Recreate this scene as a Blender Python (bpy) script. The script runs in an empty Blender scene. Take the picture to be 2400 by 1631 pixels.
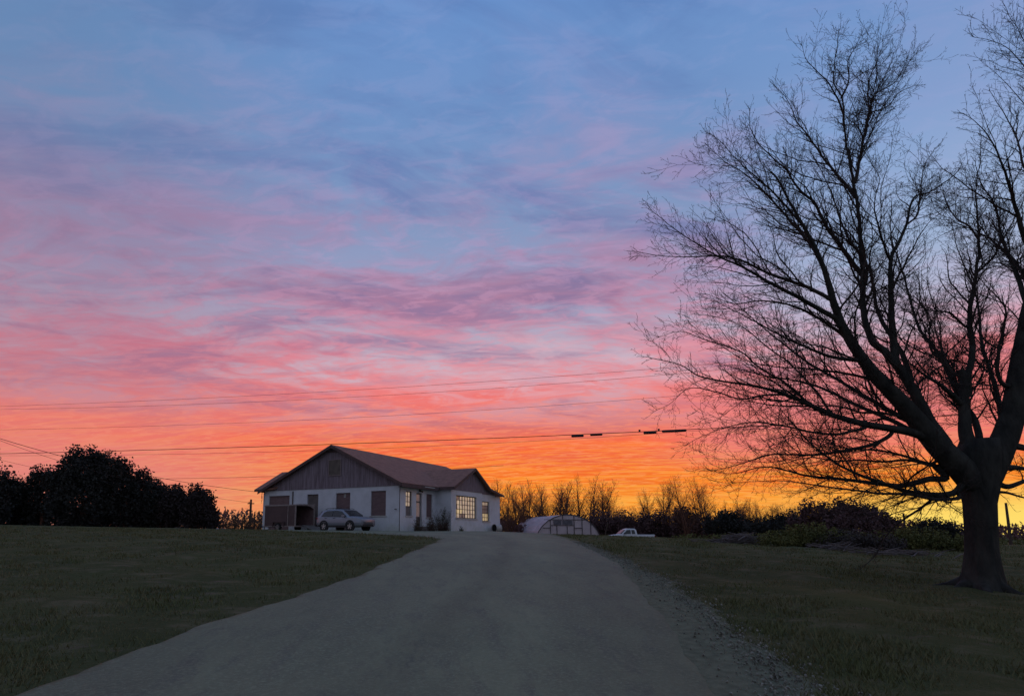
import bpy, bmesh, math, random
import numpy as np
from mathutils import Vector, Matrix, Quaternion
random.seed(7); rng = np.random.default_rng(7)
SC = bpy.context.scene
COL = SC.collection
R = math.radians

# ------------------------------------------------------------------ camera
F, CX, CY, EZ = 1424., 1060., 1043., 1.4
P = math.atan(203/F); KC, KS = math.cos(P), math.sin(P)
cam = bpy.data.cameras.new('camera'); camo = bpy.data.objects.new('camera', cam); COL.objects.link(camo)
cam.sensor_width = 36; cam.lens = F/2400*36; cam.shift_x = (1200-CX)/2400; cam.shift_y = (CY-815.5)/2400
cam.clip_start = .1; cam.clip_end = 3000
camo.location = (0, 0, EZ); camo.rotation_euler = (math.pi/2+P, 0, 0)
SC.camera = camo
SC.view_settings.view_transform = 'Standard'; SC.view_settings.look = 'None'
SC.view_settings.exposure = 0; SC.view_settings.gamma = 1

def s2l(c):
    r = []
    for v in c[:3]:
        v /= 255.
        r.append(v/12.92 if v <= .04045 else ((v+.055)/1.055)**2.4)
    return tuple(r)+(1.,)

# ------------------------------------------------------------------ world: dusk sky after sunset
W = bpy.data.worlds.new('World'); SC.world = W; W.use_nodes = True
nt = W.node_tree; nt.nodes.clear()
def nd(t, **k):
    n = nt.nodes.new(t)
    for a, b in k.items(): setattr(n, a, b)
    return n
def lk(a, b): nt.links.new(a, b)
def mth(op, a, b=None, c=None, clamp=False):
    n = nd('ShaderNodeMath', operation=op, use_clamp=clamp)
    for i, v in enumerate((a, b, c)):
        if v is None: continue
        if hasattr(v, 'links'): lk(v, n.inputs[i])
        else: n.inputs[i].default_value = v
    return n.outputs[0]
def sstep(x, a, b, o0=0., o1=1.):
    n = nd('ShaderNodeMapRange', interpolation_type='SMOOTHSTEP')
    lk(x, n.inputs[0]); n.inputs[1].default_value = a; n.inputs[2].default_value = b
    n.inputs[3].default_value = o0; n.inputs[4].default_value = o1
    return n.outputs[0]
def ramp(x, lo, hi, pts):
    m = nd('ShaderNodeMapRange'); lk(x, m.inputs[0]); m.inputs[1].default_value = lo; m.inputs[2].default_value = hi
    n = nd('ShaderNodeValToRGB'); lk(m.outputs[0], n.inputs[0])
    el = n.color_ramp.elements
    while len(el) < len(pts): el.new(.5)
    for e, (p, c) in zip(el, pts):
        e.position = (p-lo)/(hi-lo); e.color = s2l(c)
    return n.outputs[0]
def mix(f, a, b):
    n = nd('ShaderNodeMix', data_type='RGBA')
    if hasattr(f, 'links'): lk(f, n.inputs[0])
    else: n.inputs[0].default_value = f
    for v, i in ((a, 6), (b, 7)):
        if hasattr(v, 'links'): lk(v, n.inputs[i])
        else: n.inputs[i].default_value = v
    return n.outputs[2]
tc = nd('ShaderNodeTexCoord'); sep = nd('ShaderNodeSeparateXYZ'); lk(tc.outputs['Generated'], sep.inputs[0])
X, Y, Z = sep.outputs
EL = mth('MULTIPLY', mth('ARCSINE', Z), 57.2958)
AZ = mth('MULTIPLY', mth('ARCTAN2', X, Y), 57.2958)
Zc = mth('ADD', mth('MAXIMUM', Z, 0.), .11)
PX = mth('DIVIDE', X, Zc); PY = mth('DIVIDE', Y, Zc)
def noise(ang, sx, sy, off, scale, detail=6, rough=.55, dist=0., warp=None):
    c, s = math.cos(R(ang)), math.sin(R(ang))
    u = mth('ADD', mth('MULTIPLY', PX, c*sx), mth('MULTIPLY', PY, s*sx)); v = mth('ADD', mth('MULTIPLY', PX, -s*sy), mth('MULTIPLY', PY, c*sy))
    if warp is not None: v = mth('ADD', v, warp)
    cb = nd('ShaderNodeCombineXYZ'); lk(mth('ADD', u, off), cb.inputs[0]); lk(mth('ADD', v, off*1.7), cb.inputs[1])
    n = nd('ShaderNodeTexNoise', noise_dimensions='2D'); lk(cb.outputs[0], n.inputs['Vector'])
    n.inputs['Scale'].default_value = scale; n.inputs['Detail'].default_value = detail
    n.inputs['Roughness'].default_value = rough; n.inputs['Distortion'].default_value = dist
    return n.outputs[0]
gap = ramp(EL, -4, 60, [(-4,(150,100,70)), (0,(249,168,64)), (2.5,(246,142,48)), (5,(240,104,44)), (8,(238,106,78)), (11.5,(216,152,160)), (14.5,(208,178,192)), (18,(182,170,192)), (22,(156,160,194)), (28,(130,152,192)), (36,(112,146,196)), (46,(104,145,203)), (60,(88,128,190))])
lit = ramp(EL, -4, 60, [(-4,(150,100,70)), (0,(255,205,95)), (2,(252,150,42)), (4.5,(250,124,36)), (7.5,(250,104,54)), (10,(246,110,88)), (13,(238,120,118)), (17,(212,116,136)), (22,(174,128,158)), (28,(160,138,176)), (34,(148,148,190)), (39,(126,148,198)), (46,(118,148,204)), (60,(95,130,190))])
shade = ramp(EL, -4, 60, [(-4,(140,90,70)), (0,(222,140,70)), (4,(206,100,68)), (8,(200,106,100)), (12,(176,116,138)), (17,(146,116,152)), (23,(122,118,160)), (31,(104,126,178)), (46,(88,126,184)), (60,(80,115,175))])
wp = mth('MULTIPLY', mth('SUBTRACT', noise(20, .35, .35, 3.1, 1., 3), .5), 1.1)
n_big = noise(5, .65, 1.25, 4.2, 1.55, 8, .56, .3, wp)
n_mid = noise(9, 1.0, 1.7, 9.4, 3.4, 8, .62, .7, wp)
n_fine = noise(-10, 2.0, 4.2, 2.7, 4.2, 6, .62, .4, wp)
n_rip = noise(-12, .8, 5.2, 6.6, 1.5, 4, .55, 1.8, wp)
n_sh = noise(7, .6, 1.7, 14.3, 1.9, 8, .6, .5, wp)
cloud = mth('ADD', mth('MULTIPLY', n_big, .56), mth('ADD', mth('MULTIPLY', n_mid, .30), mth('MULTIPLY', n_fine, .14)))
hi_fade = sstep(EL, 24, 42, 0, .07)
mask = sstep(mth('SUBTRACT', cloud, hi_fade), .39, .61)
rightclear = mth('MULTIPLY', sstep(AZ, 22, 36), mth('MULTIPLY', sstep(EL, 12, 19), sstep(EL, 26, 40, 1, .4)))
mask = mth('MULTIPLY', mask, mth('SUBTRACT', 1, mth('MULTIPLY', rightclear, .75)))
col = mix(mask, gap, lit)
shm = mth('MULTIPLY', sstep(mth('ADD', mth('MULTIPLY', n_sh, .75), mth('MULTIPLY', n_mid, .25)), .45, .68), sstep(EL, 6, 12, .1, .8))
shm = mth('MULTIPLY', shm, mth('SUBTRACT', 1, mth('MULTIPLY', rightclear, .8)))
col = mix(shm, col, shade)
# ripples low over the horizon
rip = mth('MULTIPLY', sstep(n_rip, .42, .62), mth('MULTIPLY', sstep(EL, .5, 3), sstep(EL, 7.5, 11, 1, 0)))
col = mix(mth('MULTIPLY', rip, .55), col, ramp(EL, 0, 12, [(0,(255,215,110)), (4,(255,176,62)), (8,(255,140,62)), (12,(250,150,130))]))
fine = mth('MULTIPLY', sstep(n_fine, .45, .66), sstep(EL, 12, 34, .45, .14))
col = mix(fine, col, ramp(EL, 0, 46, [(0,(255,190,90)), (9,(255,150,110)), (14,(244,142,146)), (25,(190,165,205)), (46,(135,165,215))]))
# pinker to the left of the sunset, yellow where the sun went down
leftk = mth('MULTIPLY', sstep(AZ, -2, -34), sstep(EL, 14, 4, 0, .8))
col = mix(leftk, col, s2l((222, 134, 134)))
rightblue = mth('MULTIPLY', rightclear, .72)
col = mix(mth('MULTIPLY', sstep(AZ, -8, -38), sstep(EL, 18, 32, 0, .45)), col, s2l((94, 124, 160)))
col = mix(rightblue, col, ramp(EL, 10, 46, [(10,(214,150,170)), (15,(192,188,210)), (21,(160,186,218)), (30,(134,166,214)), (46,(110,150,210))]))
yel = mth('MULTIPLY', sstep(AZ, 24, 40), sstep(EL, 1.0, 4.2, 1, 0))
yelc = mix(mth('MULTIPLY', rip, .35), s2l((255, 222, 108)), s2l((250, 180, 70)))
col = mix(mth('MULTIPLY', yel, .95), col, yelc)
lm = mth('MULTIPLY', sstep(AZ, -6, -36), mth('MULTIPLY', sstep(EL, 8, 13), sstep(EL, 22, 32, 1, 0)))
col = mix(mth('MULTIPLY', lm, .5), col, s2l((146, 118, 146)))
br = mth('MULTIPLY', mth('MULTIPLY', sstep(AZ, -12, 4), sstep(AZ, 30, 14)), mth('MULTIPLY', sstep(EL, 10.5, 13.5), sstep(EL, 21, 16)))
col = mix(mth('MULTIPLY', mth('MULTIPLY', br, sstep(n_mid, .42, .62)), .5), col, s2l((216, 190, 204)))
rp_ = mth('MULTIPLY', sstep(AZ, 16, 26), mth('MULTIPLY', sstep(EL, 4.5, 7.5), sstep(EL, 15, 11)))
col = mix(mth('MULTIPLY', rp_, .55), col, s2l((230, 134, 138)))
# the eastern half of the sky is dim dusk blue
east = sstep(Y, .45, -.25)
dim = ramp(EL, -5, 90, [(-5,(90,88,92)), (5,(128,124,138)), (25,(132,140,160)), (90,(120,138,170))])
col = mix(east, col, dim)
zen = sstep(EL, 48, 75)
col = mix(mth('MULTIPLY', zen, .6), col, s2l((92, 118, 168)))
bg = nd('ShaderNodeBackground'); lk(col, bg.inputs[0]); bg.inputs[1].default_value = 1.0
wo = nd('ShaderNodeOutputWorld'); lk(bg.outputs[0], wo.inputs[0])
# last warm glow of the set sun, low in the west to the right
sun = bpy.data.lights.new('sun', 'SUN'); suno = bpy.data.objects.new('sun', sun); COL.objects.link(suno)
sun.energy = .12; sun.color = (1, .55, .25); sun.angle = R(12)
saz, sel = R(40), R(2.5)
suno.rotation_euler = Vector((math.sin(saz)*math.cos(sel), math.cos(saz)*math.cos(sel), math.sin(sel))).to_track_quat('Z', 'Y').to_euler()

# ------------------------------------------------------------------ helpers
def tag(o, label=None, cat=None, group=None, kind=None):
    if label: o['label'] = label
    if cat: o['category'] = cat
    if group: o['group'] = group
    if kind: o['kind'] = kind
    return o
def empty(name, loc, rz=0, label=None, cat=None, group=None):
    o = bpy.data.objects.new(name, None); COL.objects.link(o); o.location = loc; o.rotation_euler = (0, 0, rz)
    o.empty_display_size = .3
    return tag(o, label, cat, group)
class MB:
    def __init__(s): s.v = []; s.f = []; s.sm = False
    def add(s, vs, fs):
        n = len(s.v); s.v += [tuple(v) for v in vs]; s.f += [tuple(i+n for i in f) for f in fs]; return s
    def box(s, x0, x1, y0, y1, z0, z1):
        return s.add([(x0,y0,z0),(x1,y0,z0),(x1,y1,z0),(x0,y1,z0),(x0,y0,z1),(x1,y0,z1),(x1,y1,z1),(x0,y1,z1)],
                     [(0,3,2,1),(4,5,6,7),(0,1,5,4),(1,2,6,5),(2,3,7,6),(3,0,4,7)])
    def prism(s, poly, ax, a, b):
        """polygon in the plane normal to axis ax, extruded from a to b"""
        def p(u, v, w): return [(w,u,v),(u,w,v),(u,v,w)][ax]
        n = len(poly)
        vs = [p(u,v,a) for u,v in poly]+[p(u,v,b) for u,v in poly]
        return s.add(vs, [tuple(range(n))[::-1], tuple(range(n,2*n))]+[(i,(i+1)%n,n+(i+1)%n,n+i) for i in range(n)])
    def tube(s, pts, rad, k=6, cap=True):
        pts = [Vector(p) for p in pts]; n = len(pts)
        if not hasattr(rad, '__len__'): rad = [rad]*n
        vs = []; t0 = None
        for i, p in enumerate(pts):
            t = (pts[min(i+1,n-1)]-pts[max(i-1,0)]).normalized()
            if i == 0:
                u = t.orthogonal().normalized()
            else:
                u = (u - t*u.dot(t)); u = u.normalized() if u.length > 1e-6 else t.orthogonal().normalized()
            w = t.cross(u)
            for j in range(k):
                a = 2*math.pi*j/k; vs.append(p+(u*math.cos(a)+w*math.sin(a))*rad[i])
        fs = [(i*k+j, i*k+(j+1)%k, (i+1)*k+(j+1)%k, (i+1)*k+j) for i in range(n-1) for j in range(k)]
        if cap: fs += [tuple(range(k))[::-1], tuple((n-1)*k+j for j in range(k))]
        return s.add(vs, fs)
    def build(s, name, m, parent=None, smooth=False):
        me = bpy.data.meshes.new(name); me.from_pydata(s.v, [], s.f)
        me.update()
        if smooth: me.polygons.foreach_set('use_smooth', [True]*len(me.polygons))
        o = bpy.data.objects.new(name, me); COL.objects.link(o)
        if m: me.materials.append(m)
        if parent: o.parent = parent
        return o
def lathe_x(prof, k=20, caps=True):
    """profile (x, r) spun about the x axis"""
    vs = []; n = len(prof)
    for x, r in prof:
        for j in range(k):
            a = 2*math.pi*j/k; vs.append((x, r*math.cos(a), r*math.sin(a)))
    fs = [(i*k+j, (i+1)*k+j, (i+1)*k+(j+1)%k, i*k+(j+1)%k) for i in range(n-1) for j in range(k)]
    if caps: fs += [tuple(range(k)), tuple((n-1)*k+j for j in range(k))[::-1]]
    return vs, fs

MATS = {}
def mat(name, c, c2=None, scale=4., rough=.85, bump=0., bscale=40., metal=0., stretch=(1,1,1), spec=.3, detail=5, coord='Object', emis=None, fac=(.35,.65)):
    m = bpy.data.materials.new(name); m.use_nodes = True; t = m.node_tree; b = t.nodes['Principled BSDF']
    b.inputs['Roughness'].default_value = rough; b.inputs['Metallic'].default_value = metal
    b.inputs['Specular IOR Level'].default_value = spec
    b.inputs['Base Color'].default_value = tuple(c)+(1,)
    co = t.nodes.new('ShaderNodeTexCoord'); mp = t.nodes.new('ShaderNodeMapping'); mp.inputs['Scale'].default_value = stretch
    t.links.new(co.outputs[coord], mp.inputs[0])
    if c2 is not None:
        n = t.nodes.new('ShaderNodeTexNoise'); n.inputs['Scale'].default_value = scale; n.inputs['Detail'].default_value = detail
        n.inputs['Roughness'].default_value = .6
        t.links.new(mp.outputs[0], n.inputs['Vector'])
        mr = t.nodes.new('ShaderNodeMapRange'); mr.inputs[1].default_value = fac[0]; mr.inputs[2].default_value = fac[1]
        t.links.new(n.outputs[0], mr.inputs[0])
        mx = t.nodes.new('ShaderNodeMix'); mx.data_type = 'RGBA'; t.links.new(mr.outputs[0], mx.inputs[0])
        mx.inputs[6].default_value = tuple(c)+(1,); mx.inputs[7].default_value = tuple(c2)+(1,)
        t.links.new(mx.outputs[2], b.inputs['Base Color'])
    if bump:
        n = t.nodes.new('ShaderNodeTexNoise'); n.inputs['Scale'].default_value = bscale; n.inputs['Detail'].default_value = 4
        t.links.new(mp.outputs[0], n.inputs['Vector'])
        bp = t.nodes.new('ShaderNodeBump'); bp.inputs['Strength'].default_value = bump; bp.inputs['Distance'].default_value = .05
        t.links.new(n.outputs[0], bp.inputs['Height']); t.links.new(bp.outputs[0], b.inputs['Normal'])
    if emis:
        b.inputs['Emission Color'].default_value = tuple(emis)+(1,); b.inputs['Emission Strength'].default_value = 1
    MATS[name] = m
    return m

# ------------------------------------------------------------------ terrain shape
def interp(x, t):
    if x <= t[0][0]:
        s = (t[1][1]-t[0][1])/(t[1][0]-t[0][0]); return t[0][1]+s*max(x-t[0][0], -20)
    for i in range(len(t)-1):
        if x <= t[i+1][0]:
            x0, y0 = t[i]; x1, y1 = t[i+1]
            m0 = (t[i+1][1]-t[i-1][1])/(t[i+1][0]-t[i-1][0]) if i > 0 else (y1-y0)/(x1-x0)
            m1 = (t[i+2][1]-y0)/(t[i+2][0]-x0) if i+2 < len(t) else 0
            h = x1-x0; u = (x-x0)/h
            return (2*u**3-3*u*u+1)*y0+(u**3-2*u*u+u)*h*m0+(-2*u**3+3*u*u)*y1+(u**3-u*u)*h*m1
    return t[-1][1]
PR = [(0,-.12),(5.5,.08),(8,.28),(12,.55),(16,.8),(23.6,1.09),(32,1.27),(40,1.37),(48,1.42),(56,1.43),(64,1.41),(72,1.2),(85,.9),(120,.3),(200,0.),(700,-.2)]
PL = [(0,-.12),(5.5,.08),(8,.28),(12,.55),(16,.8),(23.6,1.09),(32,1.27),(40,1.37),(46,1.40),(52,1.32),(60,1.1),(74,.62),(85,.35),(120,0.),(200,-.2),(700,-.4)]
def ss(a, b, x):
    t = min(1, max(0, (x-a)/(b-a))); return t*t*(3-2*t)
def tz(x, y):
    k = ss(2, 14, x)
    z = interp(y, PR)*(1-k)+interp(y, PL)*k
    if x > 3: z -= 1.6*(1-math.exp(-(x-3)/40))
    if x < -3:
        d = min(-x-3, 70); z += (.009*d+.00015*d*d)*ss(10, 30, y)
    return z
HC = (-4.14, 48.0); HA = R(-28.46); hca, hsa = math.cos(HA), math.sin(HA); HZ = 1.45
def hw(lx, ly): return (HC[0]+hca*lx-hsa*ly, HC[1]+hsa*lx+hca*ly)
def hl(x, y): dx, dy = x-HC[0], y-HC[1]; return (hca*dx+hsa*dy, -hsa*dx+hca*dy)
def at(px, py, Yd):     # point at distance Yd seen in a survey direction
    a = (px-CX)/F; b = (CY-py)/F; t = Yd/(KC-b*KS)
    return Vector((a*t, Yd, EZ+(KS+b*KC)*t))
def gx(px, Yd, py=1246): return at(px, py, Yd).x

# road outline: left and right edge by distance
RL = [(-20,-4.6),(0,-3.9),(5.3,-3.6),(6.1,-3.55),(7.25,-3.2),(9.05,-2.7),(10.4,-2.25),(11.7,-1.95),(14.6,-1.45),(17.9,-1.05),(21.4,-.62),(24,-.5),(26,-.9),(28.4,-2.0),(31,-3.6),(34,-5.8),(38,-9.2),(41,-12.0),(43.5,-13.5),(46,-14.6),(70,-14.6)]
RR = [(-20,1.6),(0,1.9),(5.25,2.24),(6.1,2.45),(7.05,2.62),(8.3,2.85),(10.7,3.25),(14,3.85),(19.7,4.3),(27,4.9),(34,5.6),(42,6.6),(52,8.2),(60,10),(70,12.5)]
RS = [(-20,1.9),(0,2.4),(5.25,2.95),(5.9,3.17),(6.7,3.3),(7.7,3.4),(9.2,3.65),(11.7,4.02),(13.7,4.15),(17,4.32),(19.7,4.55),(23,4.75),(27,5.1),(34,5.8),(42,6.8),(52,8.4),(70,12.7)]
def lin(y, t): return float(np.interp(y, [a for a, b in t], [b for a, b in t]))

# ------------------------------------------------------------------ ground
def ground_material():
    m = bpy.data.materials.new('meadow_ground'); m.use_nodes = True; t = m.node_tree; b = t.nodes['Principled BSDF']
    b.inputs['Roughness'].default_value = 1; b.inputs['Specular IOR Level'].default_value = .05
    co = t.nodes.new('ShaderNodeTexCoord')
    def ns(sc, det, st=(1,1,1)):
        mp = t.nodes.new('ShaderNodeMapping'); mp.inputs['Scale'].default_value = st; t.links.new(co.outputs['Object'], mp.inputs[0])
        n = t.nodes.new('ShaderNodeTexNoise'); n.inputs['Scale'].default_value = sc; n.inputs['Detail'].default_value = det; n.inputs['Roughness'].default_value = .62
        t.links.new(mp.outputs[0], n.inputs['Vector']); return n.outputs[0]
    def mr(x, a, bb):
        n = t.nodes.new('ShaderNodeMapRange'); n.inputs[1].default_value = a; n.inputs[2].default_value = bb; t.links.new(x, n.inputs[0]); return n.outputs[0]
    def mx(f, a, c):
        n = t.nodes.new('ShaderNodeMix'); n.data_type = 'RGBA'; t.links.new(f, n.inputs[0])
        for v, i in ((a,6),(c,7)):
            if hasattr(v, 'links'): t.links.new(v, n.inputs[i])
            else: n.inputs[i].default_value = tuple(v)+(1,)
        return n.outputs[2]
    c = mx(mr(ns(.35, 6), .35, .65), GRASS_A, GRASS_B)
    c = mx(mr(ns(1.6, 6, (1,1.6,1)), .5, .74), c, GRASS_DRY)
    c = mx(mr(ns(.9, 8, (1,2.2,1)), .62, .74), c, SOIL)
    t.links.new(c, b.inputs['Base Color'])
    bp = t.nodes.new('ShaderNodeBump'); bp.inputs['Strength'].default_value = .8; bp.inputs['Distance'].default_value = .08
    t.links.new(ns(14, 5), bp.inputs['Height']); t.links.new(bp.outputs[0], b.inputs['Normal'])
    return m
GRASS_A = (.095,.098,.042); GRASS_B = (.066,.073,.033); GRASS_DRY = (.165,.14,.083); SOIL = (.16,.12,.09)
xs = np.unique(np.round(np.concatenate([np.arange(-14,16,.35), np.arange(-60,-14,1.3), np.arange(16,60,1.3), np.linspace(-700,-60,26), np.linspace(60,700,26)]), 3))
ys = np.unique(np.round(np.concatenate([np.arange(-6,30,.35), np.arange(30,100,1.), np.linspace(100,200,22), np.linspace(200,900,18), np.linspace(-80,-6,12)]), 3))
g = MB()
for y in ys:
    l, r_ = lin(y, RL), lin(y, RS)
    for x in xs:
        z = tz(x, y)
        d = max(l-x, x-r_)
        k = min(1, max(0, d/1.2)) if y < 70 else 1
        h = hl(x, y)
        z += k*.05*(math.sin(x*1.7+y*.6)*math.sin(y*1.3-x*.4)+.6*math.sin(x*3.9+1)*math.sin(y*3.1+2)) if abs(x) < 60 and y < 100 else 0
        g.v.append((x, y, z))
nx = len(xs)
for j in range(len(ys)-1):
    for i in range(nx-1):
        a = j*nx+i; g.f.append((a, a+1, a+1+nx, a+nx))
ground = tag(g.build('ground', ground_material(), smooth=True), kind='structure')

# ------------------------------------------------------------------ road
def road_material():
    m = bpy.data.materials.new('old_asphalt'); m.use_nodes = True; t = m.node_tree; b = t.nodes['Principled BSDF']
    b.inputs['Roughness'].default_value = .78; b.inputs['Specular IOR Level'].default_value = .3
    co = t.nodes.new('ShaderNodeTexCoord')
    def ns(sc, det, st=(1,1,1), ro=.6):
        mp = t.nodes.new('ShaderNodeMapping'); mp.inputs['Scale'].default_value = st; t.links.new(co.outputs['Object'], mp.inputs[0])
        n = t.nodes.new('ShaderNodeTexNoise'); n.inputs['Scale'].default_value = sc; n.inputs['Detail'].default_value = det; n.inputs['Roughness'].default_value = ro
        t.links.new(mp.outputs[0], n.inputs['Vector']); return n.outputs[0]
    def mr(x, a, bb, c=0., d=1.):
        n = t.nodes.new('ShaderNodeMapRange'); n.inputs[1].default_value = a; n.inputs[2].default_value = bb; n.inputs[3].default_value = c; n.inputs[4].default_value = d
        t.links.new(x, n.inputs[0]); return n.outputs[0]
    def mx(f, a, c):
        n = t.nodes.new('ShaderNodeMix'); n.data_type = 'RGBA'; t.links.new(f, n.inputs[0])
        for v, i in ((a,6),(c,7)):
            if hasattr(v, 'links'): t.links.new(v, n.inputs[i])
            else: n.inputs[i].default_value = tuple(v)+(1,)
        return n.outputs[2]
    c = mx(mr(ns(.8, 9, (1,.45,1), .7), .36, .64), (.200,.220,.130), (.130,.142,.088))
    c = mx(mr(ns(3.4, 9, (1,.3,1), .75), .5, .66), c, (.12,.128,.09))      # worn, streaked along the wheel tracks
    c = mx(mr(ns(24, 6, (1,1,1), .8), .48, .66), c, (.235,.255,.158))                     # aggregate
    t.links.new(c, b.inputs['Base Color'])
    bp = t.nodes.new('ShaderNodeBump'); bp.inputs['Strength'].default_value = .5; bp.inputs['Distance'].default_value = .012
    t.links.new(ns(90, 3), bp.inputs['Height']); t.links.new(bp.outputs[0], b.inputs['Normal'])
    return m
def wob(y, s, a): return a*(math.sin(y*2.1+s)+.6*math.sin(y*5.3+2*s)+.4*math.sin(y*11.7+3*s))/2
def strip(fl, fr, y0, y1, dy, nn, off, name, m):
    mb = MB(); yy = np.arange(y0, y1, dy); ed = []; la = []
    for y in yy:
        a, b = fl(y), fr(y)
        for i in range(nn+1):
            x = a+(b-a)*i/nn; ed.append(min(x-a, 9 if name == 'road' else b-x)); la.append(i/nn); mb.v.append((x, y, tz(x, y)+off-(.05 if i in (0, nn) else 0)))
    for j in range(len(yy)-1):
        for i in range(nn):
            k = j*(nn+1)+i; mb.f.append((k, k+1, k+2+nn, k+1+nn))
    o = mb.build(name, m, smooth=True)
    for nm, va in (('edge', ed), ('lat', la)):
        at_ = o.data.attributes.new(nm, 'FLOAT', 'POINT'); at_.data.foreach_set('value', va)
    return tag(o, kind='structure')
def edge_blend(m, w, lanes=False):
    t = m.node_tree; b = t.nodes['Principled BSDF']; src = b.inputs['Base Color'].links[0].from_socket
    def N(ty, **k):
        n = t.nodes.new(ty)
        for q, v in k.items(): setattr(n, q, v)
        return n
    co = N('ShaderNodeTexCoord'); n = N('ShaderNodeTexNoise'); n.inputs['Scale'].default_value = 2.6; n.inputs['Detail'].default_value = 9; n.inputs['Roughness'].default_value = .72; t.links.new(co.outputs['Object'], n.inputs['Vector'])
    e = N('ShaderNodeAttribute', attribute_name='edge')
    ma = N('ShaderNodeMath', operation='MULTIPLY_ADD'); t.links.new(n.outputs[0], ma.inputs[0]); ma.inputs[1].default_value = -w*2.2; t.links.new(e.outputs['Fac'], ma.inputs[2])
    r = N('ShaderNodeMapRange', interpolation_type='SMOOTHSTEP'); t.links.new(ma.outputs[0], r.inputs[0]); r.inputs[1].default_value = -w*1.05; r.inputs[2].default_value = -w*.45; r.inputs[3].default_value = 1; r.inputs[4].default_value = 0
    mx = N('ShaderNodeMix', data_type='RGBA'); t.links.new(r.outputs[0], mx.inputs[0]); t.links.new(src, mx.inputs[6]); mx.inputs[7].default_value = (.115,.11,.05,1)
    out = mx.outputs[2]
    if lanes:
        l = N('ShaderNodeAttribute', attribute_name='lat'); cr = N('ShaderNodeValToRGB'); t.links.new(l.outputs['Fac'], cr.inputs[0]); el = cr.color_ramp.elements
        while len(el) < 9: el.new(.5)
        for q, (p_, v_) in zip(el, [(0,.82),(.2,.9),(.32,1.0),(.42,.95),(.5,.80),(.56,.93),(.68,1.0),(.82,.9),(1,.74)]): q.position = p_; q.color = (v_,v_,v_,1)
        mm = N('ShaderNodeMix', data_type='RGBA', blend_type='MULTIPLY'); mm.inputs[0].default_value = 1; t.links.new(out, mm.inputs[6]); t.links.new(cr.outputs[0], mm.inputs[7]); out = mm.outputs[2]
    t.links.new(out, b.inputs['Base Color'])
mroad = road_material(); edge_blend(mroad, .35, True)
road = strip(lambda y: lin(y, RL)+wob(y, 1, .09), lambda y: lin(y, RR)+wob(y, 4, .06), -8, 66, .2, 44, .035, 'road', mroad)
mgrav = mat('gravel', (.20,.205,.135), (.13,.135,.09), scale=9, bump=.5, bscale=80, rough=1, spec=.1)
edge_blend(mgrav, .3)
shoulder = strip(lambda y: lin(y, RR)-.3, lambda y: lin(y, RS)+wob(y, 2, .16)+.1, -8, 66, .2, 12, .022, 'gravel_shoulder', mgrav)
# dark crack running up the road and broken edge patches
mcrack = mat('crack_tar', (.10,.10,.10), (.07,.07,.07), scale=6, rough=.9)
def crack(pts, w, name, step=.12):
    mb = MB(); P_ = []
    for (x0,y0),(x1,y1) in zip(pts, pts[1:]):
        n = max(2, int(math.hypot(x1-x0, y1-y0)/step))
        P_ += [(x0+(x1-x0)*i/n, y0+(y1-y0)*i/n) for i in range(n)]
    for i, (x, y) in enumerate(P_):
        x += .006*math.sin(i*.9)+.012*math.sin(i*.23)+random.uniform(-.006, .006); ww = w*(.25+.75*random.random())
        z = tz(x, y)+.041
        mb.v += [(x-ww, y, z), (x+ww, y, z)]
    mb.f = [(2*i, 2*i+1, 2*i+3, 2*i+2) for i in range(len(P_)-1)]
    return tag(mb.build(name, mcrack), kind='structure')

# loose stones along the broken right edge
def stones():
    pts = []; n = 4200
    for _ in range(n):
        y = 4.3+19*random.random()**1.6
        a, b = lin(y, RR), lin(y, RS)
        t = random.random()
        x = b+random.gauss(-.12, .2) if t < .86 else random.uniform(a, b)
        pts.append((x, y))
    ico = [Vector(v) for v in [(0,0,1),(.9,0,.3),(.28,.85,.3),(-.72,.53,.3),(-.72,-.53,.3),(.28,-.85,.3),(.72,.53,-.3),(-.28,.85,-.3),(-.9,0,-.3),(-.28,-.85,-.3),(.72,-.53,-.3)]]
    fc = [(0,1,2),(0,2,3),(0,3,4),(0,4,5),(0,5,1),(1,6,2),(2,6,7),(2,7,3),(3,7,8),(3,8,4),(4,8,9),(4,9,5),(5,9,10),(5,10,1),(1,10,6)]
    mb = MB()
    for x, y in pts:
        s = random.choice((.005,.007,.008,.010,.013,.019))*random.uniform(.7,1.4); q = Quaternion((random.random(),random.random(),random.random(),random.random())).normalized()
        c = Vector((x, y, tz(x, y)+.03+s*.2))
        mb.add([c+q@Vector((v.x*s, v.y*s*.8, v.z*s*.7)) for v in ico], fc)
    return tag(mb.build('gravel', mat('stone', (.32,.32,.27), (.17,.165,.135), scale=2.2, rough=.9)), 'loose pale gravel scattered along the right edge of the road', 'gravel', kind='stuff')
stones()

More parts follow.
